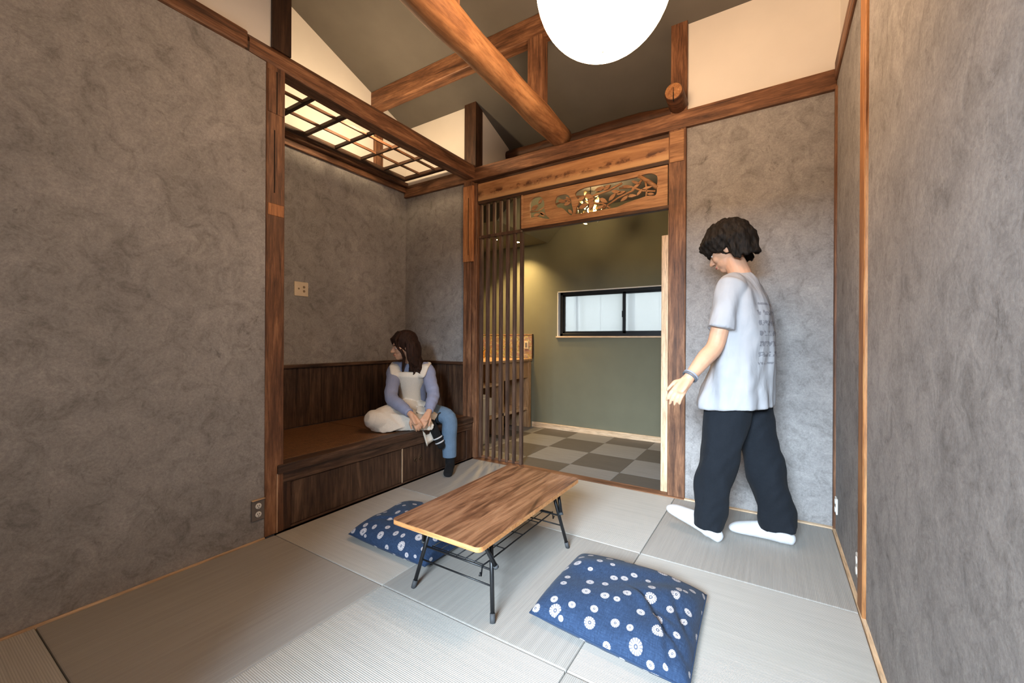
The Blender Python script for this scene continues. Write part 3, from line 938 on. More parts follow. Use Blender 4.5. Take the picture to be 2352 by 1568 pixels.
box('top_rail', -2.345, -2.302, 1.236, 2.985, 0.262, 0.322, DARK_Y, bn_, 0.003)
box('end_stile', -2.345, -2.302, 1.236, 1.318, 0.0, 0.262, DARK_Z, bn_, 0.003)
box('corner_strip', -2.303, -2.296, 1.2345, 1.239, 0.0, 0.325, PALE_Z, bn_, 0.001)
for y0, y1 in ((1.322, 2.150), (2.156, 2.90)):
    d_ = box('cupboard_door', -2.345, -2.310, y0, y1, 0.012, 0.259, PLANK_Z, bn_, 0.004)
box('end_stile', -2.345, -2.302, 2.905, 2.985, 0.0, 0.262, DARK_Z, bn_, 0.003)
box('bottom_rail', -2.345, -2.306, 1.318, 2.985, 0.0, 0.011, DARK_Y, bn_, 0.001)
box('division_strip', -2.312, -2.3035, 2.1505, 2.1555, 0.012, 0.262, PALE_Z, bn_, 0.0)
for y in (2.285, 2.335):
    tube('ring_pull', [(-2.306 + .004 * (k % 2), y + 0.012 * math.sin(k * math.pi / 5), 0.165 - 0.014 * (1 - math.cos(k * math.pi / 5))) for k in range(11)], 0.0022, m_plain('dark_bronze', (0.16, 0.11, 0.06, 1), 0.4, 0.9), bn_, 6)
for y0, y1 in ((1.242, 2.125), (2.129, 3.015)):
    box('woven_seat', -3.17, -2.388, y0, y1, 0.345, 0.371, WICK.m, bn_, 0.003)
# wainscot of vertical boards
wa = struct(empty('wainscot_left', (XA, 2.1, 0.37), 'dark vertical board panelling behind the bench seat', 'panelling'))
wb = struct(empty('wainscot_back', (-2.8, 3.02, 0.37), 'dark vertical board panelling beside the corner post', 'panelling'))
for k in range(17):
    y = 1.24 + k * 0.1045
    box('board', XA, XA + 0.013 + random.uniform(-.002, .002), y + .0008, min(y + .1037, 3.012), 0.371, 0.838, PLANK_Z, wa, 0.002)
box('cap_rail', XA, XA + 0.032, 1.238, 3.02, 0.838, 0.866, DARK_Y, wa, 0.004)
for k in range(8):
    x = XA + 0.016 + k * 0.0965
    box('board', x + .0008, min(x + .0957, -2.417), 3.02 - 0.013 + random.uniform(-.002, .002), 3.02, 0.371, 0.838, PLANK_Z, wb, 0.002)
box('cap_rail', XA + 0.03, -2.416, 2.988, 3.02, 0.838, 0.866, DARK_X, wb, 0.004)
# switch on the alcove wall, outlets low on the walls
sw = empty('light_switch', (XA, 1.905, 1.468), 'square beige light switch on the alcove wall', 'switch')
box('plate', XA, XA + .008, 1.846, 1.962, 1.411, 1.525, m_plain('beige_switch', srgb(226, 208, 180), 0.5), sw, 0.003)
for yy, zz, r in ((1.882, 1.470, .007), (1.925, 1.485, .010), (1.925, 1.452, .010)):
    bm = bmesh.new()
    add_lathe(bm, [(r, 0.004), (r, 0.0095), (r * .6, 0.011)], (0, yy - 1.905, zz - 1.468), 14, 'x')
    bm_obj('button', bm, m_plain('switch_button', srgb(150, 128, 100), 0.5), sw, True)


def outlet(name, x, y, z, sgn, lb, h=.1, wd=.066, plate_m=None):
    o = empty(name, (x, y, z), lb, 'outlet')
    box('plate', min(x, x + sgn * .008), max(x, x + sgn * .008), y - wd / 2, y + wd / 2, z - h / 2, z + h / 2, plate_m or PLASTIC_W, o, 0.003)
    for dz in (-.022, .022):
        bm = bmesh.new()
        add_lathe(bm, [(0.0155, sgn * .006), (0.0155, sgn * .0105), (0.012, sgn * .0115)], (0, 0, dz), 18, 'x')
        s_ = bm_obj('socket', bm, PLASTIC_W, o, True)
        for dy, zz in ((-.005, .003), (.005, .003), (0, -.007)):
            bm = bmesh.new()
            add_box(bm, sgn * .010 - .001, sgn * .0118 + .001, dy - .0013, dy + .0013, dz + zz - .0035, dz + zz + .0035)
            bm_obj('slot', bm, SOCKET, s_)
    return o


o1 = outlet('wall_outlet', XL - .004, 1.138, 0.160, 1, 'grey plate double outlet low on the left wall by the post', .108, .066, m_plain('outlet_plate_grey', srgb(112, 104, 98), 0.5))
box('top_lip', XL - .004, XL + .012, 1.105, 1.171, 0.2135, 0.2175, PALE_Y, o1, 0.001)
outlet('wall_outlet', XR, 2.90, 0.158, -1, 'white outlet low in the far right corner', .088, .06)
outlet('wall_outlet', XR, 2.215, 0.138, -1, 'white outlet low beside the honey brown post', .09, .06)

# ------------------------------------------------------------------ open lattice above the bench
la = empty('ceiling_lattice', (-2.75, 2.08, 2.665), 'dark wooden lattice frame hung open above the bench', 'lattice')
zb, zt = 2.652, 2.682
for a in ((-3.125, -3.085, 1.255, 2.93), (-2.44, -2.40, 1.255, 2.93)):
    box('frame_rail', a[0], a[1], a[2], a[3], zb - .006, zt, DARK_Y, la, 0.003)
for a in ((1.255, 1.29), (2.895, 2.93)):
    box('frame_rail', -3.085, -2.44, a[0], a[1], zb - .006, zt, DARK_X, la, 0.003)
for x in (-2.89, -2.69, -2.49):
    box('long_bar', x - .007, x + .007, 1.29, 2.895, zb + .006, zt - .004, WOOD_Y, la, 0.001)
for y in (1.36, 1.615, 1.87, 2.13, 2.385, 2.64):
    w2 = .014 if y < 2 else .009
    box('cross_bar', -3.085, -2.44, y - w2, y + w2, zb, zt - .004, DARK_X, la, 0.001)
ar = struct(empty('wall_rail', (XA, 2.1, 2.55), 'stepped brown rail under the lattice along the alcove wall', 'rail'))
box('rail', XA, XA + 0.055, 1.24, 3.0, 2.618, 2.660, WOOD_Y, ar, 0.003)
box('rail', XA, XA + 0.030, 1.24, 3.0, 2.565, 2.612, WOOD_Y, ar, 0.003)
# the lamp hidden behind the beam, above the lattice
ll = empty('loft_lamp', (-2.53, 2.12, 2.725), 'small bulb hidden in the loft over the lattice', 'lamp')
bm = bmesh.new()
add_ball(bm, (0, 0, 0), (0.034, 0.034, 0.040), 16, 12)
bm_obj('bulb', bm, m_emit('loft_bulb', (1.0, 0.73, 0.44, 1), 620.0), ll, True)
bm = bmesh.new()
add_tube(bm, [(0.030, 0, 0.0), (0.065, 0, 0.0)], [0.014, 0.012], 12, 'flat')
bm_obj('socket', bm, PLASTIC_W, ll, True)
bm = bmesh.new()
add_lathe(bm, [(0.100, -0.030), (0.098, -0.034), (0.02, -0.041), (0.02, -0.037)], (0, 0, 0), 28)
bm_obj('light_block_dish', bm, m_plain('white_enamel', (0.8, 0.78, 0.74, 1), 0.4), ll, True)  # unseen dish added to keep the bulb's light off the alcove below
tube('bracket', [(-2.468, 2.12, 2.725), (-2.43, 2.12, 2.715), (-2.42, 2.12, 2.682)], 0.006, BLACK, ll, 8)

# ------------------------------------------------------------------ big globe lamp
gl = empty('globe_lamp', (-0.599, 1.645, 2.537), 'large glowing white globe lamp hanging under the ceiling', 'lamp')
bm = bmesh.new()
add_ball(bm, (0, 0, 0), 0.2765, 48, 32)
bm_obj('globe', bm, m_emit('globe_glow', (1.0, 0.66, 0.39, 1), 23.0), gl, True)
bm = bmesh.new()
add_lathe(bm, [(0.006, -0.2745), (0.006, -0.280), (0.003, -0.283)], (0, 0, 0), 12)
bm_obj('bottom_screw', bm, m_emit('screw_glow', (0.9, 0.75, 0.45, 1), 0.8), gl, True)
bm = bmesh.new()
add_lathe(bm, [(0.05, 0.270), (0.05, 0.295), (0.012, 0.315)], (0, 0, 0), 20)
bm_obj('cap', bm, BRASS, gl, True)
tube('cord', [(-0.599, 1.645, 2.85), (-0.599, 1.645, ceil_z(1.645))], 0.005, BLACK, gl, 8)

# ------------------------------------------------------------------ low folding table
def m_table():
    t = NT('walnut_laminate')
    v = t.coords((9, 1.0, 9))
    g = t.noise(v, 2.3, 8, 0.62, 1.2)
    st = t.noise(t.coords((34, 1.6, 10), loc=(1, 2, 0)), 2.0, 5, 0.65, 0.3)
    c = t.ramp(g, [(0.28, srgb(68, 44, 31)), (0.44, srgb(116, 78, 54)), (0.56, srgb(148, 106, 76)), (0.75, srgb(174, 134, 100))])
    c = t.mix(c, t.ramp(st, [(0.32, (0.55, 0.52, 0.50, 1)), (0.55, (1.05, 1.05, 1.05, 1))]), 0.75, 'MULTIPLY')
    t.base(c)
    t.set(0.32, 0, 0.45)
    return t.m


def rrect(x0, x1, y0, y1, r, n=6):
    out = []
    for cx, cy, a0 in ((x1 - r, y1 - r, 0), (x0 + r, y1 - r, 90), (x0 + r, y0 + r, 180), (x1 - r, y0 + r, 270)):
        for k in range(n + 1):
            a = math.radians(a0 + 90 * k / n)
            out.append((cx + r * math.cos(a), cy + r * math.sin(a)))
    return out


TC = (-1.093, 1.617)
tb = empty('folding_table', (TC[0], TC[1], 0), 'low folding table with walnut top and black steel legs', 'table')
EDGE = m_wood('table_edge_band', srgb(186, 124, 72), srgb(208, 148, 92), srgb(222, 166, 112), 'x', knots=0.1, bump=0.05)
rect = rrect(-1.318, -0.868, 1.172, 2.062, 0.022)
prism('tabletop', rect, 'z', 0.311, 0.329, EDGE, tb, 0.0)
prism('top_veneer', rrect(-1.3175, -0.8685, 1.1725, 2.0615, 0.0215), 'z', 0.329, 0.3305, m_table(), tb, 0.0)
prism('underside_panel', rrect(-1.30, -0.886, 1.19, 2.044, 0.02), 'z', 0.3065, 0.311, BLACK, tb, 0.0)
for sx in (-1, 1):
    for sy, yf, yt in ((-1, 1.280, 1.348), (1, 1.954, 1.886)):
        top = Vector((TC[0] + sx * 0.150, yt, 0.308))
        ft = Vector((TC[0] + sx * 0.2075, yf, 0.0))
        lg = tube('leg', [top, ft + (top - ft) * 0.07], 0.0085, BLACK, tb, 12)
        tube('foot_cap', [ft + (top - ft) * 0.1, ft + (top - ft) * 0.0], 0.0105, RUBBER, tb, 12)
        mid = ft + (top - ft) * 0.72
        st0 = Vector((TC[0] + sx * 0.150, yt - sy * -0.065, 0.300))
        st1 = mid + Vector((sx * 0.022, sy * 0.006, -0.03))
        tube('folding_stay', [st0, st1], [0.0075, 0.009], BLACK, tb, 10)
        tube('stay_cap', [st1, st1 + (st1 - st0).normalized() * 0.012], 0.0105, RUBBER, tb, 10)
for yt, yf in ((1.348, 1.280), (1.886, 1.954)):
    for z in (0.172, 0.118):
        f = z / 0.308
        y = yf + (yt - yf) * f
        hx = 0.2075 - 0.0575 * f
        tube('cross_bar', [(TC[0] - hx, y, z), (TC[0] + hx, y, z)], 0.0042 if z > .15 else 0.0035, BLACK, tb, 8)
    y = yt
    box('hinge_bar', TC[0] - 0.165, TC[0] + 0.165, y - .012, y + .012, 0.296, 0.308, BLACK, tb, 0.002)
rk = bmesh.new()
rack = empty('wire_rack', (0, 0, 0))
bpy.data.objects.remove(rack, do_unlink=True)
rk.free()
wr0 = tube('wire_rack', [(TC[0] + 0.135, 1.300, 0.160), (TC[0] + 0.135, 1.292, 0.150), (TC[0] + 0.135, 1.304, 0.142), (TC[0] + 0.135, 1.312, 0.180), (TC[0] + 0.135, 1.36, 0.178), (TC[0] + 0.135, 1.87, 0.178), (TC[0] + 0.135, 1.922, 0.180), (TC[0] + 0.135, 1.930, 0.142), (TC[0] + 0.135, 1.942, 0.150)], 0.0032, BLACK, tb, 8)
W0 = []
for k in range(6):
    x = -0.135 + k * 0.045
    pts = [(TC[0] + x, 1.318, 0.179), (TC[0] + x, 1.915, 0.179)]
    bm = bmesh.new()
    add_tube(bm, [Vector(p) - Vector((TC[0], TC[1], 0)) for p in pts], 0.0024 if k else 0.0032, 8, 'flat')
    o = bm_obj('wire', bm, BLACK, wr0, True)
for y in (1.32, 1.47, 1.62, 1.77, 1.912):
    bm = bmesh.new()
    add_tube(bm, [(-0.137, y - TC[1], 0.1805), (0.137, y - TC[1], 0.1805)], 0.0024, 8, 'flat')
    bm_obj('wire', bm, BLACK, wr0, True)


# ------------------------------------------------------------------ cushions
def m_cushion():
    t = NT('indigo_flower_cotton')
    tc = t.n('ShaderNodeTexCoord')
    v3 = t.n('ShaderNodeTexVoronoi', voronoi_dimensions='2D', feature='F1')
    v3.inputs['Scale'].default_value = 13.0
    v3.inputs['Randomness'].default_value = 0.72
    t.l(tc.outputs['UV'], v3.inputs['Vector'])
    sc = t.n('ShaderNodeVectorMath', operation='SCALE')
    t.l(tc.outputs['UV'], sc.inputs[0])
    sc.inputs[3].default_value = 1.0
    df = t.n('ShaderNodeVectorMath', operation='SUBTRACT')
    t.l(sc.outputs[0], df.inputs[0])
    t.l(v3.outputs['Position'], df.inputs[1])
    sp = t.n('ShaderNodeSeparateXYZ')
    t.l(df.outputs[0], sp.inputs[0])
    sc2 = t.n('ShaderNodeSeparateColor')
    t.l(v3.outputs['Color'], sc2.inputs[0])
    ln = t.n('ShaderNodeVectorMath', operation='LENGTH')
    t.l(df.outputs[0], ln.inputs[0])
    dist = ln.outputs['Value']
    R_ = t.math('MULTIPLY_ADD', sc2.outputs[0], 0.0085, 0.0098)
    R_ = t.math('MULTIPLY_ADD', t.math('GREATER_THAN', sc2.outputs[1], 0.62), 0.0055, R_)
    rn = t.math('DIVIDE', dist, R_)
    ang = t.math('ARCTAN2', sp.outputs[1], sp.outputs[0])
    spoke = t.math('SINE', t.math('MULTIPLY', ang, 14.0))
    # white ring with radial dashes, dark eye
    disc = t.ramp(rn, [(0.90, (1, 1, 1, 1)), (1.0, (0, 0, 0, 1))])
    dash = t.math('MULTIPLY', t.math('GREATER_THAN', spoke, 0.5), t.math('GREATER_THAN', rn, 0.48))
    disc = t.math('MULTIPLY', disc, t.math('SUBTRACT', 1.0, t.math('MULTIPLY', dash, 0.8)))
    eye = t.math('MULTIPLY', t.math('LESS_THAN', rn, 0.30), t.math('GREATER_THAN', rn, 0.13))
    disc = t.math('MULTIPLY', disc, t.math('SUBTRACT', 1.0, t.math('MULTIPLY', eye, 0.9)))
    fib = t.noise(t.coords((160, 18, 40), kind='UV'), 2.0, 4, 0.7)
    fib2 = t.noise(t.coords((18, 160, 40), kind='UV'), 2.0, 4, 0.7)
    blue = t.ramp(t.math('MULTIPLY', t.math('ADD', fib, fib2), 0.5), [(0.35, srgb(30, 43, 64)), (0.55, srgb(43, 61, 88)), (0.75, srgb(74, 94, 120))])
    c = t.mix(blue, srgb(190, 184, 184), disc)
    t.base(c)
    t.set(0.9, 0, 0.15)
    t.b.inputs['Sheen Weight'].default_value = 0.05
    t.bump(t.math('ADD', fib, fib2), 0.3, 0.002)
    return t.m


CUSH = m_cushion()


def cushion(name, corners, h, label, seed, folds=()):
    """corners on the floor, counter-clockwise; a soft filled square with pinched edges"""
    rnd = random.Random(seed)
    n = 56
    cen = Vector((sum(c[0] for c in corners) / 4, sum(c[1] for c in corners) / 4, 0))
    me = bpy.data.meshes.new(name)
    verts, faces, uvs = [], [], []
    ph = [rnd.uniform(0, 6.3) for _ in range(8)]

    def pt(u, v, top):
        a, b, c, d = [Vector((*q, 0)) for q in corners]
        # edges bow in slightly between the corners
        p = (a * (1 - u) + b * u) * (1 - v) + (d * (1 - u) + c * u) * v
        bow = 0.035 * (math.sin(math.pi * u) + math.sin(math.pi * v)) / 2
        e = min(u, 1 - u, v, 1 - v)
        p = p + (cen - p) * bow * (1 - min(1, e * 6)) * 0.6
        U, V = abs(2 * u - 1), abs(2 * v - 1)
        prof = (max(0.0, 1 - U ** 3.2) ** 0.42) * (max(0.0, 1 - V ** 3.2) ** 0.42)
        wr = 0.006 * math.sin(9 * u + 3 * math.sin(5 * v + ph[0]) + ph[1]) * prof + 0.004 * math.sin(15 * v + 4 * math.sin(4 * u + ph[2]) + ph[3]) * prof
        for fu, fv, fa, fl, amp in folds:
            du, dv = u - fu, v - fv
            s = du * math.cos(fa) + dv * math.sin(fa)
            q = -du * math.sin(fa) + dv * math.cos(fa) + 0.25 * s * s
            wr += amp * math.exp(-(q / 0.018) ** 2 - (s / fl) ** 2) + 0.6 * abs(amp) * math.exp(-((q - 0.045) / 0.03) ** 2 - (s / fl) ** 2)
        seam = h * 0.28
        if top:
            z = seam + (h - seam) * prof + wr
        else:
            z = seam - seam * min(1, prof * 1.3)
        return (p.x - cen.x, p.y - cen.y, max(0.001, z))
    AU, AV = [0.0], [0.0]
    for i in range(n):
        AU.append(AU[-1] + (Vector(pt((i + 1) / n, .5, True)) - Vector(pt(i / n, .5, True))).length)
        AV.append(AV[-1] + (Vector(pt(.5, (i + 1) / n, True)) - Vector(pt(.5, i / n, True))).length)
    for top in (True, False):
        base = len(verts)
        for j in range(n + 1):
            for i in range(n + 1):
                u, v = i / n, j / n
                verts.append(pt(u, v, top))
                uvs.append((AU[i], AV[j] + (0 if top else 0.9)))
        for j in range(n):
            for i in range(n):
                a = base + j * (n + 1) + i
                q = (a, a + 1, a + n + 2, a + n + 1)
                faces.append(q if top else q[::-1])
    me.from_pydata(verts, [], faces)
    ul = me.uv_layers.new()
    for lp_ in me.loops:
        ul.data[lp_.index].uv = uvs[lp_.vertex_index]
    root = empty(name, (cen.x, cen.y, 0.0), label, 'cushion', 'flower print floor cushions')
    link('cover', me, CUSH, root, True)
    # piped seam around the edge
    rim = []
    for k in range(4 * 20):
        sd, f = divmod(k, 20)
        f /= 20
        u, v = ((f, 0), (1, f), (1 - f, 1), (0, 1 - f))[sd]
        q = pt(u, v, True)
        rim.append((q[0], q[1], q[2]))
    bm = bmesh.new()
    add_tube(bm, rim, 0.003, 6, 'flat', True)
    bm_obj('seam', bm, CUSH, root, True)
    return root


cushion('floor_cushion', [(-0.775, 1.365), (-0.205, 1.315), (-0.222, 1.845), (-0.775, 1.865)], 0.115,
        'blue flower print cushion in the foreground right of the table', 2,
        folds=((0.80, 0.30, 2.3, 0.20, -0.016), (0.90, 0.45, 2.0, 0.18, -0.014), (0.86, 0.16, 1.9, 0.14, -0.014), (0.72, 0.42, 2.6, 0.16, -0.009)))
cushion('floor_cushion', [(-1.90, 1.40), (-1.335, 1.385), (-1.335, 1.875), (-1.93, 1.86)], 0.115,
        'blue flower print cushion tucked beside the far side of the table', 5,
        folds=((0.3, 0.3, 0.6, 0.2, -0.008), (0.6, 0.7, 2.0, 0.2, -0.008)))


# ------------------------------------------------------------------ people
def m_skin(name, col):
    t = NT(name)
    v = t.coords()
    n = t.noise(v, 30, 4)
    t.base(t.ramp(n, [(0.3, tuple(c * .9 for c in col[:3]) + (1,)), (0.7, col)]))
    t.set(0.5, 0, 0.35)
    t.b.inputs['Subsurface Weight'].default_value = 0.12
    t.b.inputs['Subsurface Radius'].default_value = (0.03, 0.012, 0.006)
    return t.m


def m_cloth(name, col, var=0.08, rough=0.9, stripes=None):
    t = NT(name)
    v = t.coords()
    n = t.noise(v, 9, 5, 0.6)
    f = t.noise(v, 260, 3, 0.6)
    c = t.ramp(n, [(0.3, tuple(x * (1 - 2 * var) for x in col[:3]) + (1,)), (0.7, col)])
    c = t.mix(c, t.ramp(f, [(0.3, (0.86, 0.86, 0.86, 1)), (0.7, (1.06, 1.06, 1.06, 1))]), 1.0, 'MULTIPLY')
    if stripes:
        wv = t.n('ShaderNodeTexWave', bands_direction='DIAGONAL')
        wv.inputs['Scale'].default_value = stripes[0]
        t.l(v, wv.inputs['Vector'])
        c = t.mix(c, stripes[1], t.math('MULTIPLY', t.ramp(wv.outputs['Fac'], [(0.6, (0, 0, 0, 1)), (0.75, (1, 1, 1, 1))]), 0.5))
    t.base(c)
    t.set(rough, 0, 0.2)
    t.b.inputs['Sheen Weight'].default_value = 0.02
    wr = t.noise(v, 11, 3, 0.5, 0.8)
    t.bump(t.math('ADD', t.math('MULTIPLY', wr, 3.0), f), 0.35, 0.006)
    return t.m


def m_hair(name, col, lite, axis=(60, 60, 8)):
    t = NT(name)
    n = t.noise(t.coords(axis), 2.0, 6, 0.65, 0.4)
    t.base(t.ramp(n, [(0.35, col), (0.7, lite)]))
    t.set(0.6, 0, 0.15)
    t.bump(n, 0.6, 0.006)
    return t.m


SKIN = m_skin('skin', srgb(214, 164, 132))


def add_hand(bm, wrist, d, n, thumb_side, curl=0.35, size=1.0):
    """palm, four unequal bent fingers and a thumb; d = direction of the hand, n = back-of-hand normal"""
    d, n = Vector(d).normalized(), Vector(n)
    n = (n - d * n.dot(d)).normalized()
    s = d.cross(n).normalized() * thumb_side          # towards the thumb
    w = Vector(wrist)
    S = size
    add_tube(bm, [w - d * .01, w + d * .02 * S, w + d * .055 * S, w + d * .085 * S], [(.020 * S, .024 * S), (.018 * S, .030 * S), (.016 * S, .038 * S), (.013 * S, .038 * S)], 12)
    T_, N_ = frames([w, w + d])
    # orient palm: build as three parallel tubes so its flat side faces n
    for off in (-.024, -.008, .008, .024):
        add_tube(bm, [w + d * .01 * S + s * off * .7 * S, w + d * .088 * S + s * off * S], [.0135 * S, .0115 * S], 8)
    for off, ln, sp_ in ((.027, .068, .10), (.009, .078, .03), (-.009, .072, -.04), (-.026, .056, -.12)):
        b = w + d * .085 * S + s * off * S
        dd = (d + s * sp_).normalized()
        pts, rad = [b - d * .012 * S], [.0098 * S]
        p = b
        c = 0.0
        for k, f in enumerate((.45, .30, .25)):
            c += curl * (0.7 if k == 0 else 1.0)
            e = (dd * math.cos(c) - n * math.sin(c))
            p = p + e * ln * f * S
            pts.append(p)
            rad.append((.0088, .0080, .0070)[k] * S)
        add_tube(bm, pts, rad, 8)
    b = w + d * .025 * S + s * .026 * S
    t1 = (d * .75 + s * .62 - n * .2).normalized()
    t2 = (d * .95 + s * .22 - n * .3).normalized()
    add_tube(bm, [b - s * .012 * S, b + t1 * .035 * S, b + t1 * .035 * S + t2 * .03 * S, b + t1 * .035 * S + t2 * .052 * S], [.0135 * S, .0110 * S, .0095 * S, .0078 * S], 8)


def add_head(bm, c, f, u, k=1.0):
    """skull, jaw, nose, lips, ears in a head frame (f forward, u up)"""
    c, f, u = Vector(c), Vector(f).normalized(), Vector(u)
    u = (u - f * u.dot(f)).normalized()
    s = u.cross(f)
    rot = Matrix((f, s, u)).transposed()
    W = lambda a, b, d: c + (f * a + s * b + u * d) * k
    B = lambda p, r: add_ball(bm, W(*p), tuple(q * k for q in r), 18, 12, rot)
    B((-.012, 0, .018), (.098, .077, .100))
    B((.030, 0, -.012), (.066, .066, .082))
    B((.036, 0, -.060), (.056, .053, .058))
    B((.062, 0, -.098), (.026, .026, .022))
    B((.070, 0, .012), (.026, .052, .018))
    add_tube(bm, [W(.088, 0, .004), W(.101, 0, -.022), W(.112, 0, -.042)], [.008 * k, .010 * k, .0125 * k], 8)
    for q in (-1, 1):
        B((.103, q * .010, -.046), (.009, .008, .007))
        B((-.006, q * .076, -.020), (.020, .009, .031))
        B((.066, q * .034, -.035), (.022, .022, .026))
    B((.090, 0, -.069), (.010, .024, .006))
    B((.088, 0, -.081), (.011, .020, .007))
    return W, rot


def face_parts(parent, W, rot, k, hairm):
    dark = m_plain('iris', (0.01, 0.008, 0.006, 1), 0.2)
    white = m_plain('eye_white', (0.75, 0.72, 0.68, 1), 0.3)
    lipm = m_plain('lips', srgb(176, 104, 92), 0.45)
    P0 = parent.location
    for q in (-1, 1):
        bm = bmesh.new()
        add_ball(bm, W(.0795, q * .031, -.012) - P0, (.0075 * k, .014 * k, .0065 * k), 12, 8, rot)
        e = bm_obj('eye', bm, white, parent, True)
        bm = bmesh.new()
        add_ball(bm, W(.0852, q * .031, -.012) - P0, (.0025 * k, .0058 * k, .0058 * k), 10, 8, rot)
        bm_obj('iris', bm, dark, e, True)
        bm = bmesh.new()
        add_tube(bm, [W(.093, q * .016, .008) - P0, W(.092, q * .032, .014) - P0, W(.078, q * .048, .008) - P0], [.0035 * k] * 3, 6)
        bm_obj('eyebrow', bm, hairm, parent, True)
    bm = bmesh.new()
    add_tube(bm, [W(.0925, -.020, -.0755) - P0, W(.0985, 0, -.0740) - P0, W(.0925, .020, -.0755) - P0], [.0045 * k, .0062 * k, .0045 * k], 8)
    bm_obj('mouth', bm, lipm, parent, True)


def loft(bm, secs, seg=28):
    """secs: (centre Vector, axis a Vector, axis b Vector)"""
    rings = []
    for c, a, b in secs:
        rings.append([bm.verts.new(c + a * math.cos(2 * math.pi * k / seg) + b * math.sin(2 * math.pi * k / seg)) for k in range(seg)])
    for r0, r1 in zip(rings, rings[1:]):
        for k in range(seg):
            bm.faces.new((r0[k], r0[(k + 1) % seg], r1[(k + 1) % seg], r1[k]))
    bm.faces.new(rings[0][::-1])
    bm.faces.new(rings[-1])


def tousle(amp, freq, zs=0.45):
    def f(me):
        nrm = [v.normal.copy() for v in me.vertices]
        for v, nv in zip(me.vertices, nrm):
            p = Vector((v.co.x * freq, v.co.y * freq, v.co.z * freq * zs))
            v.co += nv * amp * (noise.noise(p) + 0.5 * noise.noise(p * 2.1))
    return f


# ---- walking man
MO = Vector((-0.15, 2.53, 0))
MF, ML, UZ = Vector((-0.974, 0.225, 0)), Vector((-0.225, -0.974, 0)), Vector((0, 0, 1))
man = empty('person', (MO.x, MO.y, 0), 'person in white t-shirt and dark trousers walking left, head bowed', 'person')


def mp(s, l, z):
    return MF * s + ML * l + UZ * z


def mw(x, y, z):
    return Vector((x, y, z)) - MO


th = math.radians(26)
hf = MF * math.cos(th) - UZ * math.sin(th)
hu = UZ * math.cos(th) + MF * math.sin(th)
HC = mp(0.062, 0, 1.578)
bm = bmesh.new()
Wm, rotm = add_head(bm, HC, hf, hu, 1.0)
add_tube(bm, [mp(-.015, 0, 1.36), mp(.0, 0, 1.43), mp(.035, 0, 1.51)], [.060, .054, .053], 16)
for c_, r_ in ((mp(-.02, 0, 1.22), (.10, .16, .17)), (mp(-.01, 0, 1.0), (.095, .14, .16))):
    add_ball(bm, c_, r_, 18, 12, Matrix((MF, ML, UZ)).transposed())
SHO, ELB, WRI = mp(-.005, .165, 1.345), mw(-0.242, 2.300, 1.045), mw(-0.345, 2.175, 0.885)
add_tube(bm, spline([tuple(mp(0, .06, 1.36)) + (.06,), tuple(SHO) + (.052,), tuple((SHO + ELB) / 2) + (.047,), tuple(ELB) + (.042,), tuple(ELB * .6 + WRI * .4) + (.040,), tuple(WRI) + (.027,)], 5) and
         [q[:3] for q in spline([tuple(mp(-.02, .06, 1.315)), tuple(SHO - UZ * .02), tuple((SHO + ELB) / 2), tuple(ELB), tuple(ELB * .6 + WRI * .4), tuple(WRI)], 5)],
         [q[0] for q in spline([(.045,), (.046,), (.045,), (.041,), (.040,), (.027,)], 5)], 14)
hd = (mw(-0.415, 2.105, 0.775) - WRI)
add_hand(bm, WRI, hd, ML * 0.9 + UZ * .2, 1, 0.32, 1.0)
SR, ER, WR = mp(-.005, -.165, 1.345), mp(-.06, -.20, 1.07), mp(.05, -.19, .86)
add_tube(bm, [mp(-.02, -.06, 1.315), SR - UZ * .02, ER, ER * .6 + WR * .4, WR], [.045, .046, .041, .040, .027], 14)
add_hand(bm, WR, mp(.07, 0, -.16), -ML, -1, 0.3, 1.0)
# legs inside the trousers
K1, A1 = mw(-0.245, 2.450, 0.46), mw(-0.285, 2.460, 0.09)
K2, A2 = mw(-0.055, 2.600, 0.45), mw(0.045, 2.608, 0.09)
for q, K, A in ((1, K1, A1), (-1, K2, A2)):
    add_tube(bm, [mp(0, .03 * q, .95), mp(0, .085 * q, .86), K, A], [.10, .08, .052, .036], 14)
remeshed('body', bm, SKIN, man, 0.0048, 2)
HAIR = m_hair('black_hair', (0.006, 0.005, 0.004, 1), (0.028, 0.020, 0.015, 1))
face_parts(man, lambda a, b, d: Wm(a, b, d) + MO, rotm, 1.0, HAIR)
# hair: thick bowl with a heavy fringe and tousled locks
bm = bmesh.new()
add_ball(bm, Wm(-.020, 0, .042), (.124, .106, .108), 26, 18, rotm)
add_ball(bm, Wm(.040, 0, .046), (.078, .090, .064), 26, 18, rotm)
add_ball(bm, Wm(-.058, 0, -.015), (.074, .086, .070), 26, 18, rotm)
rn = random.Random(11)
for k in range(170):
    a = rn.uniform(-math.pi, math.pi)                # around the head, 0 = front
    front = math.cos(a)
    el = rn.uniform(0.25, 1.05)
    r0 = Vector((math.cos(a) * math.cos(el) * .108 - .018, math.sin(a) * math.cos(el) * .092, math.sin(el) * .10 + .045))
    lo = .008 if front > 0.55 else (-.012 if front > -0.1 else -.092)
    lo += rn.uniform(-.014, .010)
    R2 = 1.10 if front > 0.55 else (1.02 if front > -0.1 else 0.93)
    r2 = Vector((math.cos(a) * .112 * R2 - .018, math.sin(a) * .092 * R2, lo))
    r1 = (r0 + r2) / 2 + Vector((math.cos(a) * .022, math.sin(a) * .018, .012))
    add_tube(bm, [Wm(*r0), Wm(*r1), Wm(*r2)], [.012, .015, .008], 7)
remeshed('hair', bm, HAIR, man, 0.0048, 2, tousle(0.010, 34))


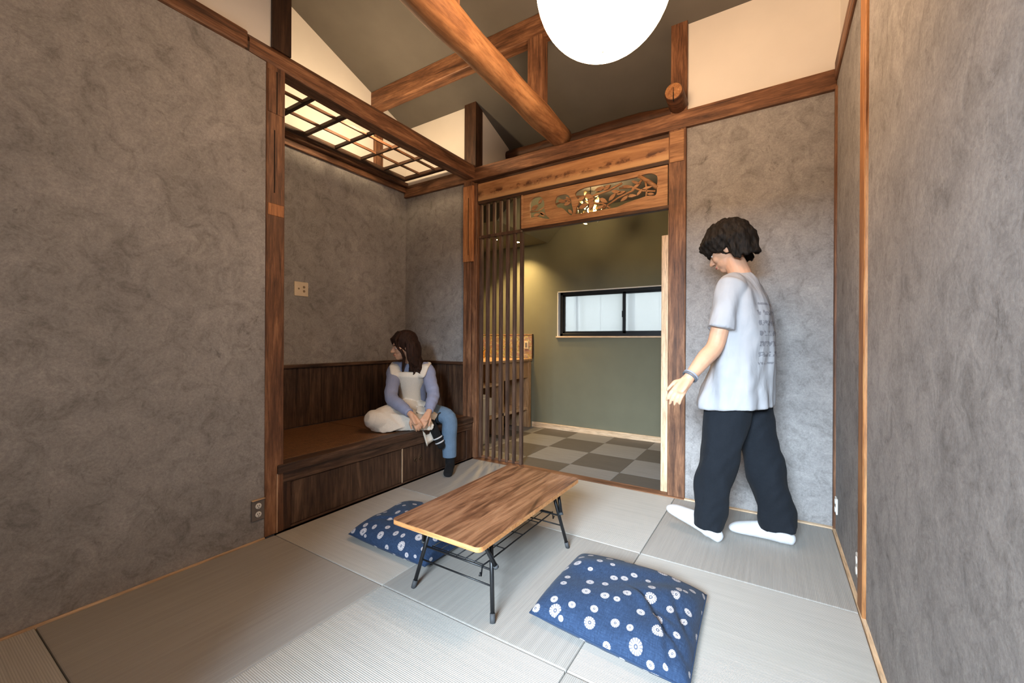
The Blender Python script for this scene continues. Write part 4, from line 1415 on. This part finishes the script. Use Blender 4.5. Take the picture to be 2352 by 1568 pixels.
def m_tee():
    t = NT('white_tshirt')
    tc = t.n('ShaderNodeTexCoord')
    sp = t.n('ShaderNodeSeparateXYZ')
    t.l(tc.outputs['Object'], sp.inputs[0])
    v = t.coords()
    n = t.noise(v, 6, 4)
    c = t.ramp(n, [(0.3, (0.37, 0.37, 0.385, 1)), (0.7, (0.43, 0.43, 0.445, 1))])
    # rows of small dark printed characters down the back
    dt = t.n('ShaderNodeVectorMath', operation='DOT_PRODUCT')
    t.l(tc.outputs['Object'], dt.inputs[0])
    dt.inputs[1].default_value = tuple(MF)
    dl = t.n('ShaderNodeVectorMath', operation='DOT_PRODUCT')
    t.l(tc.outputs['Object'], dl.inputs[0])
    dl.inputs[1].default_value = tuple(ML)
    cb = t.n('ShaderNodeCombineXYZ')
    t.l(t.math('MULTIPLY', dl.outputs['Value'], 55.0), cb.inputs[0])
    t.l(t.math('MULTIPLY', sp.outputs[2], 42.0), cb.inputs[1])
    gn = t.noise(cb.outputs[0], 1.0, 2, 0.5)
    row = t.math('SINE', t.math('MULTIPLY', sp.outputs[2], 2 * math.pi / 0.052))
    m = t.math('MULTIPLY', t.math('GREATER_THAN', gn, 0.50), t.math('GREATER_THAN', row, 0.05))
    m = t.math('MULTIPLY', m, t.math('LESS_THAN', dt.outputs['Value'], -0.10))
    m = t.math('MULTIPLY', m, t.math('LESS_THAN', t.math('ABSOLUTE', t.math('SUBTRACT', dl.outputs['Value'], 0.02)), 0.11))
    m = t.math('MULTIPLY', m, t.math('MULTIPLY', t.math('GREATER_THAN', sp.outputs[2], 0.95), t.math('LESS_THAN', sp.outputs[2], 1.26)))
    t.base(t.mix(c, (0.10, 0.10, 0.12, 1), t.math('MULTIPLY', m, 0.55)))
    t.set(0.9, 0, 0.2)
    wr = t.noise(t.coords((1, 1, 0.5)), 9, 3, 0.5, 0.8)
    t.bump(wr, 0.5, 0.02)
    return t.m


bm = bmesh.new()
secs = [(.025, .715, .178, .228), (.018, .76, .170, .226), (-.005, .88, .150, .218), (-.022, 1.03, .138, .212), (-.022, 1.18, .130, .212), (-.012, 1.29, .116, .208), (-.002, 1.345, .098, .195), (.0, 1.385, .082, .150), (.004, 1.415, .070, .088), (.006, 1.43, .062, .070)]
SS = spline([tuple(q) for q in secs], 4)
loft(bm, [(mp(s, 0, z) + UZ * 0, MF * a + UZ * (-.05 * a if z < .73 else 0), ML * b) for s, z, a, b in SS], 40)
SLE = mw(-0.218, 2.312, 1.122)
add_tube(bm, [mp(0, .08, 1.35), mp(-.004, .165, 1.335), (mp(-.004, .165, 1.335) + SLE) / 2, SLE], [.072, .069, .065, .069], 20, 'flat')
SLR = mp(-.045, -.192, 1.12)
add_tube(bm, [mp(0, -.08, 1.35), mp(-.004, -.165, 1.335), SLR], [.075, .074, .074], 20, 'flat')


def folds_tee(me):
    nrm = [v.normal.copy() for v in me.vertices]
    for v, nv in zip(me.vertices, nrm):
        c = v.co
        s, l = c.dot(MF), c.dot(ML)
        k = max(0, min(1, (1.25 - c.z) / .45))
        n2 = Vector((c.x, c.y, 0)).normalized()
        v.co += nv * .011 * (noise.noise(Vector((c.x * 12, c.y * 12, c.z * 5 + c.x * 9))) + .4 * noise.noise(Vector((c.x * 24, c.y * 24, c.z * 14))))
        v.co += n2 * k * (.007 * math.sin(11 * math.atan2(l, s + .01) + 5 * c.z) + .005 * math.sin(7 * math.atan2(l, s + .01) - 9 * c.z + 1))


remeshed('tshirt', bm, m_tee(), man, 0.0065, 3, folds_tee)
# trousers
bm = bmesh.new()
loft(bm, [(mp(0, 0, .99), MF * .118, ML * .155), (mp(-.008, 0, .93), MF * .130, ML * .172), (mp(-.010, 0, .84), MF * .134, ML * .180), (mp(-.005, 0, .74), MF * .118, ML * .172)], 30)
for q, pts_ in ((1, [(mp(.0, .082, .86), .108), (mw(-.205, 2.450, .66), .110), (mw(-.240, 2.452, .45), .097), (mw(-.266, 2.458, .25), .089), (mw(-.284, 2.460, .11), .080), (mw(-.288, 2.460, .065), .078)]),
                (-1, [(mp(-.01, -.082, .86), .108), (mw(-.100, 2.60, .66), .110), (mw(-.048, 2.602, .45), .097), (mw(.0, 2.606, .25), .089), (mw(.030, 2.608, .11), .085), (mw(.037, 2.608, .075), .084)])):
    fine = spline([tuple(p) + (r,) for p, r in pts_], 5)
    add_tube(bm, [f[:3] for f in fine], [f[3] for f in fine], 22, 'flat')


def folds_trs(me):
    nrm = [v.normal.copy() for v in me.vertices]
    for v, nv in zip(me.vertices, nrm):
        c = v.co
        v.co += nv * (.010 * noise.noise(Vector((c.x * 13, c.y * 13, c.z * 3.5 + c.x * 8))) + .006 * noise.noise(Vector((c.x * 9 + 4, c.y * 9, c.z * 16 - c.x * 20))))
        k = max(0, min(1, (0.7 - c.z) / .4))
        v.co.x += k * (.006 * math.sin(26 * c.z + 40 * c.y) + .005 * math.sin(17 * c.z - 30 * c.x))
        v.co.y += k * .004 * math.sin(21 * c.z + 33 * c.x)


remeshed('trousers', bm, m_cloth('dark_navy_cotton', srgb(27, 31, 37), 0.06), man, 0.0065, 3, folds_trs)
# socks
SOCK = m_cloth('white_sock', srgb(214, 214, 216), 0.02)
for heel, toe, ank in ((mw(-.262, 2.452, 0), mw(-.500, 2.500, 0.082), A1), (mw(.072, 2.612, 0), mw(-.175, 2.622, 0), A2)):
    d = (toe - heel).normalized()
    side = d.cross(UZ).normalized()
    UP = side.cross(d).normalized()
    bm = bmesh.new()
    prof = [(-.036, .008, .009, .036), (-.030, .020, .021, .035), (-.022, .028, .030, .034), (.0, .036, .041, .043), (.04, .039, .048, .050), (.09, .040, .049, .052), (.14, .044, .043, .046), (.19, .048, .036, .038), (.235, .045, .029, .031), (.262, .032, .020, .025), (.274, .016, .010, .024), (.277, .006, .004, .024)]
    loft(bm, [(heel + d * a + UP * zc, side * wd, UP * ht) for a, wd, ht, zc in spline(prof, 4)], 20)
    add_tube(bm, [heel + d * .03 + UZ * .04, ank + UZ * .06], [.040, .038], 16)
    remeshed('sock', bm, SOCK, man, 0.005, 2)
# woven bracelet
dW = (WRI - ELB).normalized()
cW = WRI - dW * .012
a1 = dW.orthogonal().normalized()
a2 = dW.cross(a1)
for off, mt in ((-.006, m_plain('grey_bead', srgb(150, 152, 160), 0.4)), (.006, m_plain('steel_bead', srgb(98, 102, 110), 0.35))):
    bm = bmesh.new()
    add_tube(bm, [cW + dW * off + (a1 * math.cos(k * math.pi / 12) + a2 * math.sin(k * math.pi / 12)) * .0335 for k in range(24)], .005, 8, 'flat', True)
    bm_obj('bracelet', bm, mt, man, True)

# ---- seated woman
WO = Vector((-2.62, 2.53, 0.371))
wom = empty('person', tuple(WO), 'person in cream apron sitting on the bench, looking aside', 'person')
WFd, WRd = Vector((.533, -.846, 0)), Vector((.846, .533, 0))


def ww(x, y, z):
    return Vector((x, y, z)) - WO


SC, HCw = ww(-2.565, 2.485, .835), ww(-2.645, 2.575, .465)
SRt, SLt = SC - WRd * .140 + UZ * -.018, SC + WRd * .140 + UZ * -.018
ERt, ELt = ww(-2.560, 2.290, .610) + WFd * .05, ww(-2.352, 2.545, .625) + WFd * .06
WRt, WLt = ww(-2.285, 2.225, .502), ww(-2.238, 2.355, .505)
hfW = (Vector((-.50, -.86, -.14))).normalized()
huW = Vector((.02, -.10, 1))
HH = ww(-2.548, 2.392, 1.022)
bm = bmesh.new()
Ww, rotw = add_head(bm, HH, hfW, huW, 0.93)
add_tube(bm, [SC + UZ * -.01, SC + UZ * .05 + WFd * .01, HH - UZ * .06], [.055, .045, .044], 14)
loft(bm, [(HCw + UZ * -.07, WRd * .145, WFd * .095), (HCw + UZ * .06, WRd * .120, WFd * .085), (HCw * .5 + SC * .5, WRd * .115, WFd * .085), (SC + UZ * -.06, WRd * .135, WFd * .085), (SC + UZ * .005, WRd * .09, WFd * .05)], 22)
for S_, E_, W_ in ((SRt, ERt, WRt), (SLt, ELt, WLt)):
    add_tube(bm, [SC * .5 + S_ * .5, S_, E_, E_ * .6 + W_ * .4, W_], [.045, .042, .034, .032, .022], 12)
add_hand(bm, WRt, ww(-2.205, 2.240, .400) - WRt, Vector((.5, -.6, .6)), 1, 0.45, 0.86)
add_hand(bm, WLt, ww(-2.215, 2.225, .395) - WLt, Vector((.75, -.3, .6)), -1, 0.45, 0.86)
KR, AR = ww(-2.515, 2.135, .455), ww(-2.270, 2.440, .375)
KL, AL_ = ww(-2.235, 2.585, .428), ww(-2.222, 2.585, .09)
HR, HL = HCw - WRd * .07, HCw + WRd * .08
for H_, K_, A_ in ((HR, KR, AR), (HL, KL, AL_)):
    add_tube(bm, [H_, (H_ + K_) / 2, K_, (K_ + A_) / 2, A_], [.075, .068, .048, .042, .030], 12)
remeshed('body', bm, SKIN, wom, 0.0045, 2)
HAIRW = m_hair('dark_brown_hair', (0.012, 0.006, 0.004, 1), (0.050, 0.022, 0.013, 1), (70, 70, 5))
face_parts(wom, lambda a, b, d: Ww(a, b, d) + WO, rotw, 0.93, HAIRW)
bm = bmesh.new()
k9 = .93
add_ball(bm, Ww(-.022, 0, .030), (.108 * k9, .092 * k9, .104 * k9), 24, 16, rotw)
rn = random.Random(4)
for k in range(110):
    q = rn.uniform(-1, 1)
    a = q * 1.80 + math.pi                       # around the back and sides of the head
    x0, y0 = math.cos(a) * .085 - .02, math.sin(a) * .082
    top = Ww(x0 * .6, y0 * .6, .112)
    mid = Ww(x0 * 1.20, y0 * 1.18, .0)
    ch = Ww(x0 * 1.18, y0 * 1.22, -.11)
    dn = ch * .45 + (SC + UZ * rn.uniform(-.06, .02) + WRd * rn.uniform(-.01, .105) + WFd * rn.uniform(-.02, .10)) * .55
    end = SC + UZ * rn.uniform(-.055, -.005) + WRd * rn.uniform(.00, .11) + WFd * rn.uniform(.04, .115)
    if y0 > .045 and rn.random() < .7 and False:
        end = ch
    pts = spline([tuple(top), tuple(mid), tuple(ch), tuple(dn), tuple(end)], 4)
    add_tube(bm, pts, [.013] * (len(pts) - 3) + [.011, .008, .004], 6)
for q in (-1, 1):
    for k in range(7):
        b0 = q * (.018 + .011 * k)
        add_tube(bm, [Ww(.03, b0 * .5, .118), Ww(.086, b0, .062), Ww(.074, q * .066, .0), Ww(.035, q * .080, -.08)], [.010, .012, .011, .006], 6)
remeshed('hair', bm, HAIRW, wom, 0.005, 2, tousle(0.004, 30))
# loose dark lock in front of the shoulder
tube('hair_lock', [Ww(.045, .070, -.03) + WO, Ww(.03, .072, -.10) + WO, SC + WO - WRd * .045 + WFd * .085 + UZ * -.005, SC + WO - WRd * .04 + WFd * .10 + UZ * -.05], [.010, .012, .010, .004], HAIRW, wom, 8, 'round')
# shirt
SHIRT = m_cloth('blue_striped_shirt', srgb(136, 142, 172), 0.08, 0.9, (60, srgb(196, 198, 210)))
bm = bmesh.new()
loft(bm, [(HCw + UZ * -.04, WRd * .150, WFd * .100), (HCw + UZ * .08, WRd * .128, WFd * .095), (HCw * .5 + SC * .5, WRd * .125, WFd * .095), (SC + UZ * -.06, WRd * .145, WFd * .092), (SC + UZ * -.005, WRd * .125, WFd * .068), (SC + UZ * .035, WRd * .062, WFd * .055), (SC + UZ * .055, WRd * .052, WFd * .050)], 26)
for S_, E_, W_ in ((SRt, ERt, WRt), (SLt, ELt, WLt)):
    fine = spline([tuple(SC * .5 + S_ * .5) + (.056,), tuple(S_) + (.056,), tuple((S_ + E_) / 2) + (.054,), tuple(E_) + (.051,), tuple(E_ * .5 + W_ * .5) + (.045,), tuple(E_ * .1 + W_ * .9) + (.033,)], 5)
    add_tube(bm, [f[:3] for f in fine], [f[3] * (1 + .05 * math.sin(i * 2.1)) for i, f in enumerate(fine)], 16, 'flat')
remeshed('shirt', bm, SHIRT, wom, 0.005, 2)
# jeans
JEAN = m_cloth('light_blue_denim', srgb(112, 136, 160), 0.12)
bm = bmesh.new()
add_ball(bm, HCw + UZ * -.005, (.155, .115, .092), 18, 12, Matrix((WRd, WFd, UZ)).transposed())
for H_, K_, A_, e in ((HR, KR, AR, .82), (HL, KL, AL_, .93)):
    En = K_ + (A_ - K_) * e
    fine = spline([tuple(H_) + (.088,), tuple((H_ + K_) / 2) + (.080,), tuple(K_) + (.064,), tuple((K_ + En) / 2) + (.062,), tuple(En) + (.056,)], 5)
    add_tube(bm, [f[:3] for f in fine], [f[3] for f in fine], 16, 'flat')
remeshed('jeans', bm, JEAN, wom, 0.0055, 2)
# feet in black socks
BSOCK = m_cloth('black_sock', (0.012, 0.012, 0.013, 1), 0.05)
bm = bmesh.new()
fd = Vector((.55, -.83, 0)).normalized()
hl = ww(-2.232, 2.608, .0)
sd = fd.cross(UZ)
loft(bm, [(hl + fd * a + UZ * zc, sd * wd, UZ * ht) for a, wd, ht, zc in spline([(-.02, .026, .026, .028), (.02, .033, .034, .036), (.07, .034, .034, .040), (.12, .038, .027, .030), (.165, .036, .020, .022), (.19, .024, .013, .015)], 4)], 18)
add_tube(bm, [hl + fd * .03 + UZ * .04, AL_ + UZ * .07], [.038, .040], 14)
remeshed('sock', bm, BSOCK, wom, 0.005, 2)
bm = bmesh.new()
fe = ww(-2.215, 2.478, .225)
add_tube(bm, [AR - (fe - AR) * .2, AR * .5 + fe * .5, fe], [(.034, .036), (.032, .036), (.022, .034)], 14)
remeshed('sock', bm, BSOCK, wom, 0.005, 2)
for f in (.55, .78):
    cc = AR * (1 - f) + fe * f
    dd = (fe - AR).normalized()
    u1 = dd.orthogonal().normalized()
    u2 = dd.cross(u1)
    bm = bmesh.new()
    add_tube(bm, [cc + (u1 * math.cos(j * math.pi / 9) + u2 * math.sin(j * math.pi / 9)) * (.0345 - .012 * max(0, f - .5)) for j in range(18)], .006, 6, 'flat', True)
    bm_obj('sock_stripe', bm, SOCK, wom, True)
# apron: bib over the shoulders, skirt draped over the folded leg
APR = m_cloth('cream_apron_canvas', srgb(238, 228, 212), 0.03)
bm = bmesh.new()
loft(bm, [(HCw + UZ * -.02 + WFd * .045, WRd * .120, WFd * .085), (HCw + UZ * .08 + WFd * .040, WRd * .100, WFd * .080), (HCw * .5 + SC * .5 + WFd * .032, WRd * .098, WFd * .088), (SC + UZ * -.07 + WFd * .026, WRd * .132, WFd * .092), (SC + UZ * -.030 + WFd * .020, WRd * .140, WFd * .088)], 30)
for q in (-1, 1):
    add_tube(bm, [SC + WRd * .100 * q + UZ * -.06 + WFd * .085, SC + WRd * .118 * q + UZ * .006 + WFd * .05, SC + WRd * .122 * q + UZ * .026 + WFd * -.01, SC + WRd * .112 * q + UZ * -.03 + WFd * -.08], [(.024, .046), (.022, .050), (.020, .050), (.020, .045)], 14)
T0, T1 = HCw + WFd * .10 + UZ * .01, KR
add_tube(bm, [HCw + WFd * .06 + WRd * .10, HCw + WFd * .08, T0], [.085, .09, .09], 16)
tip = ww(-2.515, 2.068, .470)
fine = spline([tuple(T0) + (.098,), tuple(T0 * .5 + T1 * .5 + UZ * .005) + (.098,), tuple(KR) + (.095,), tuple(tip) + (.075,)], 5)
add_tube(bm, [f[:3] for f in fine], [f[3] for f in fine], 18)
# skirt falling from the thigh and shin down to the seat
def hull(bm, pts):
    vs_ = [bm.verts.new(p) for p in pts]
    bmesh.ops.convex_hull(bm, input=vs_)


hull(bm, [ww(-2.56, 2.09, .53), ww(-2.46, 2.07, .53), ww(-2.49, 2.02, .49), ww(-2.53, 2.05, .385), ww(-2.44, 2.075, .376), ww(-2.40, 2.12, .376), ww(-2.47, 2.30, .52), ww(-2.36, 2.28, .415), ww(-2.36, 2.20, .40), ww(-2.58, 2.25, .54)])
hull(bm, [ww(-2.47, 2.28, .52), ww(-2.36, 2.28, .415), ww(-2.35, 2.40, .405), ww(-2.44, 2.42, .50), ww(-2.40, 2.34, .385), ww(-2.50, 2.38, .52)])
hull(bm, [KR + Vector((.02, -.05, .075)), KR + Vector((.07, -.02, .0)), KR + Vector((.05, -.04, -.075)), KR + Vector((-.02, .04, .08)), AR + Vector((-.03, .0, .075)), AR + Vector((.055, -.045, .03)), AR + Vector((.04, -.05, -.012)), AR + Vector((-.02, -.10, .085)), AR + Vector((-.10, .02, .09))])
hull(bm, [ww(-2.44, 2.42, .49), ww(-2.34, 2.47, .47), ww(-2.29, 2.53, .465), ww(-2.40, 2.60, .49), ww(-2.31, 2.48, .395), ww(-2.36, 2.42, .40), ww(-2.50, 2.50, .52)])
remeshed('apron', bm, APR, wom, 0.0055, 5)
bm = bmesh.new()
pa = [ww(-2.300, 2.335, .385), ww(-2.300, 2.485, .392), ww(-2.272, 2.482, .292), ww(-2.268, 2.375, .238)]
vv0 = [bm.verts.new(p) for p in pa]
vv1 = [bm.verts.new(p + Vector((-.008, 0, 0))) for p in pa]
bm.faces.new(vv0); bm.faces.new(vv1[::-1])
for k in range(4):
    bm.faces.new((vv0[k], vv0[(k + 1) % 4], vv1[(k + 1) % 4], vv1[k]))
bmesh.ops.subdivide_edges(bm, edges=bm.edges[:], cuts=5, use_grid_fill=True)
for v in bm.verts:
    v.co.x += .008 * math.sin(60 * v.co.y)
bm_obj('apron_corner', bm, APR, wom, True)
lc = ww(-2.285, 2.535, .435)
lx, lz = Vector((.40, .60, .28)).normalized(), Vector((.15, -.25, .95)).normalized()
bm = bmesh.new()
add_tube(bm, [lc + lx * .022 * math.cos(j * math.pi / 9) + lz * .042 * math.sin(j * math.pi / 9) for j in range(18)], .0055, 8, 'flat', True)
bm_obj('strap_loop', bm, m_plain('black_webbing', (0.012, 0.011, 0.011, 1), 0.8), wom, True)
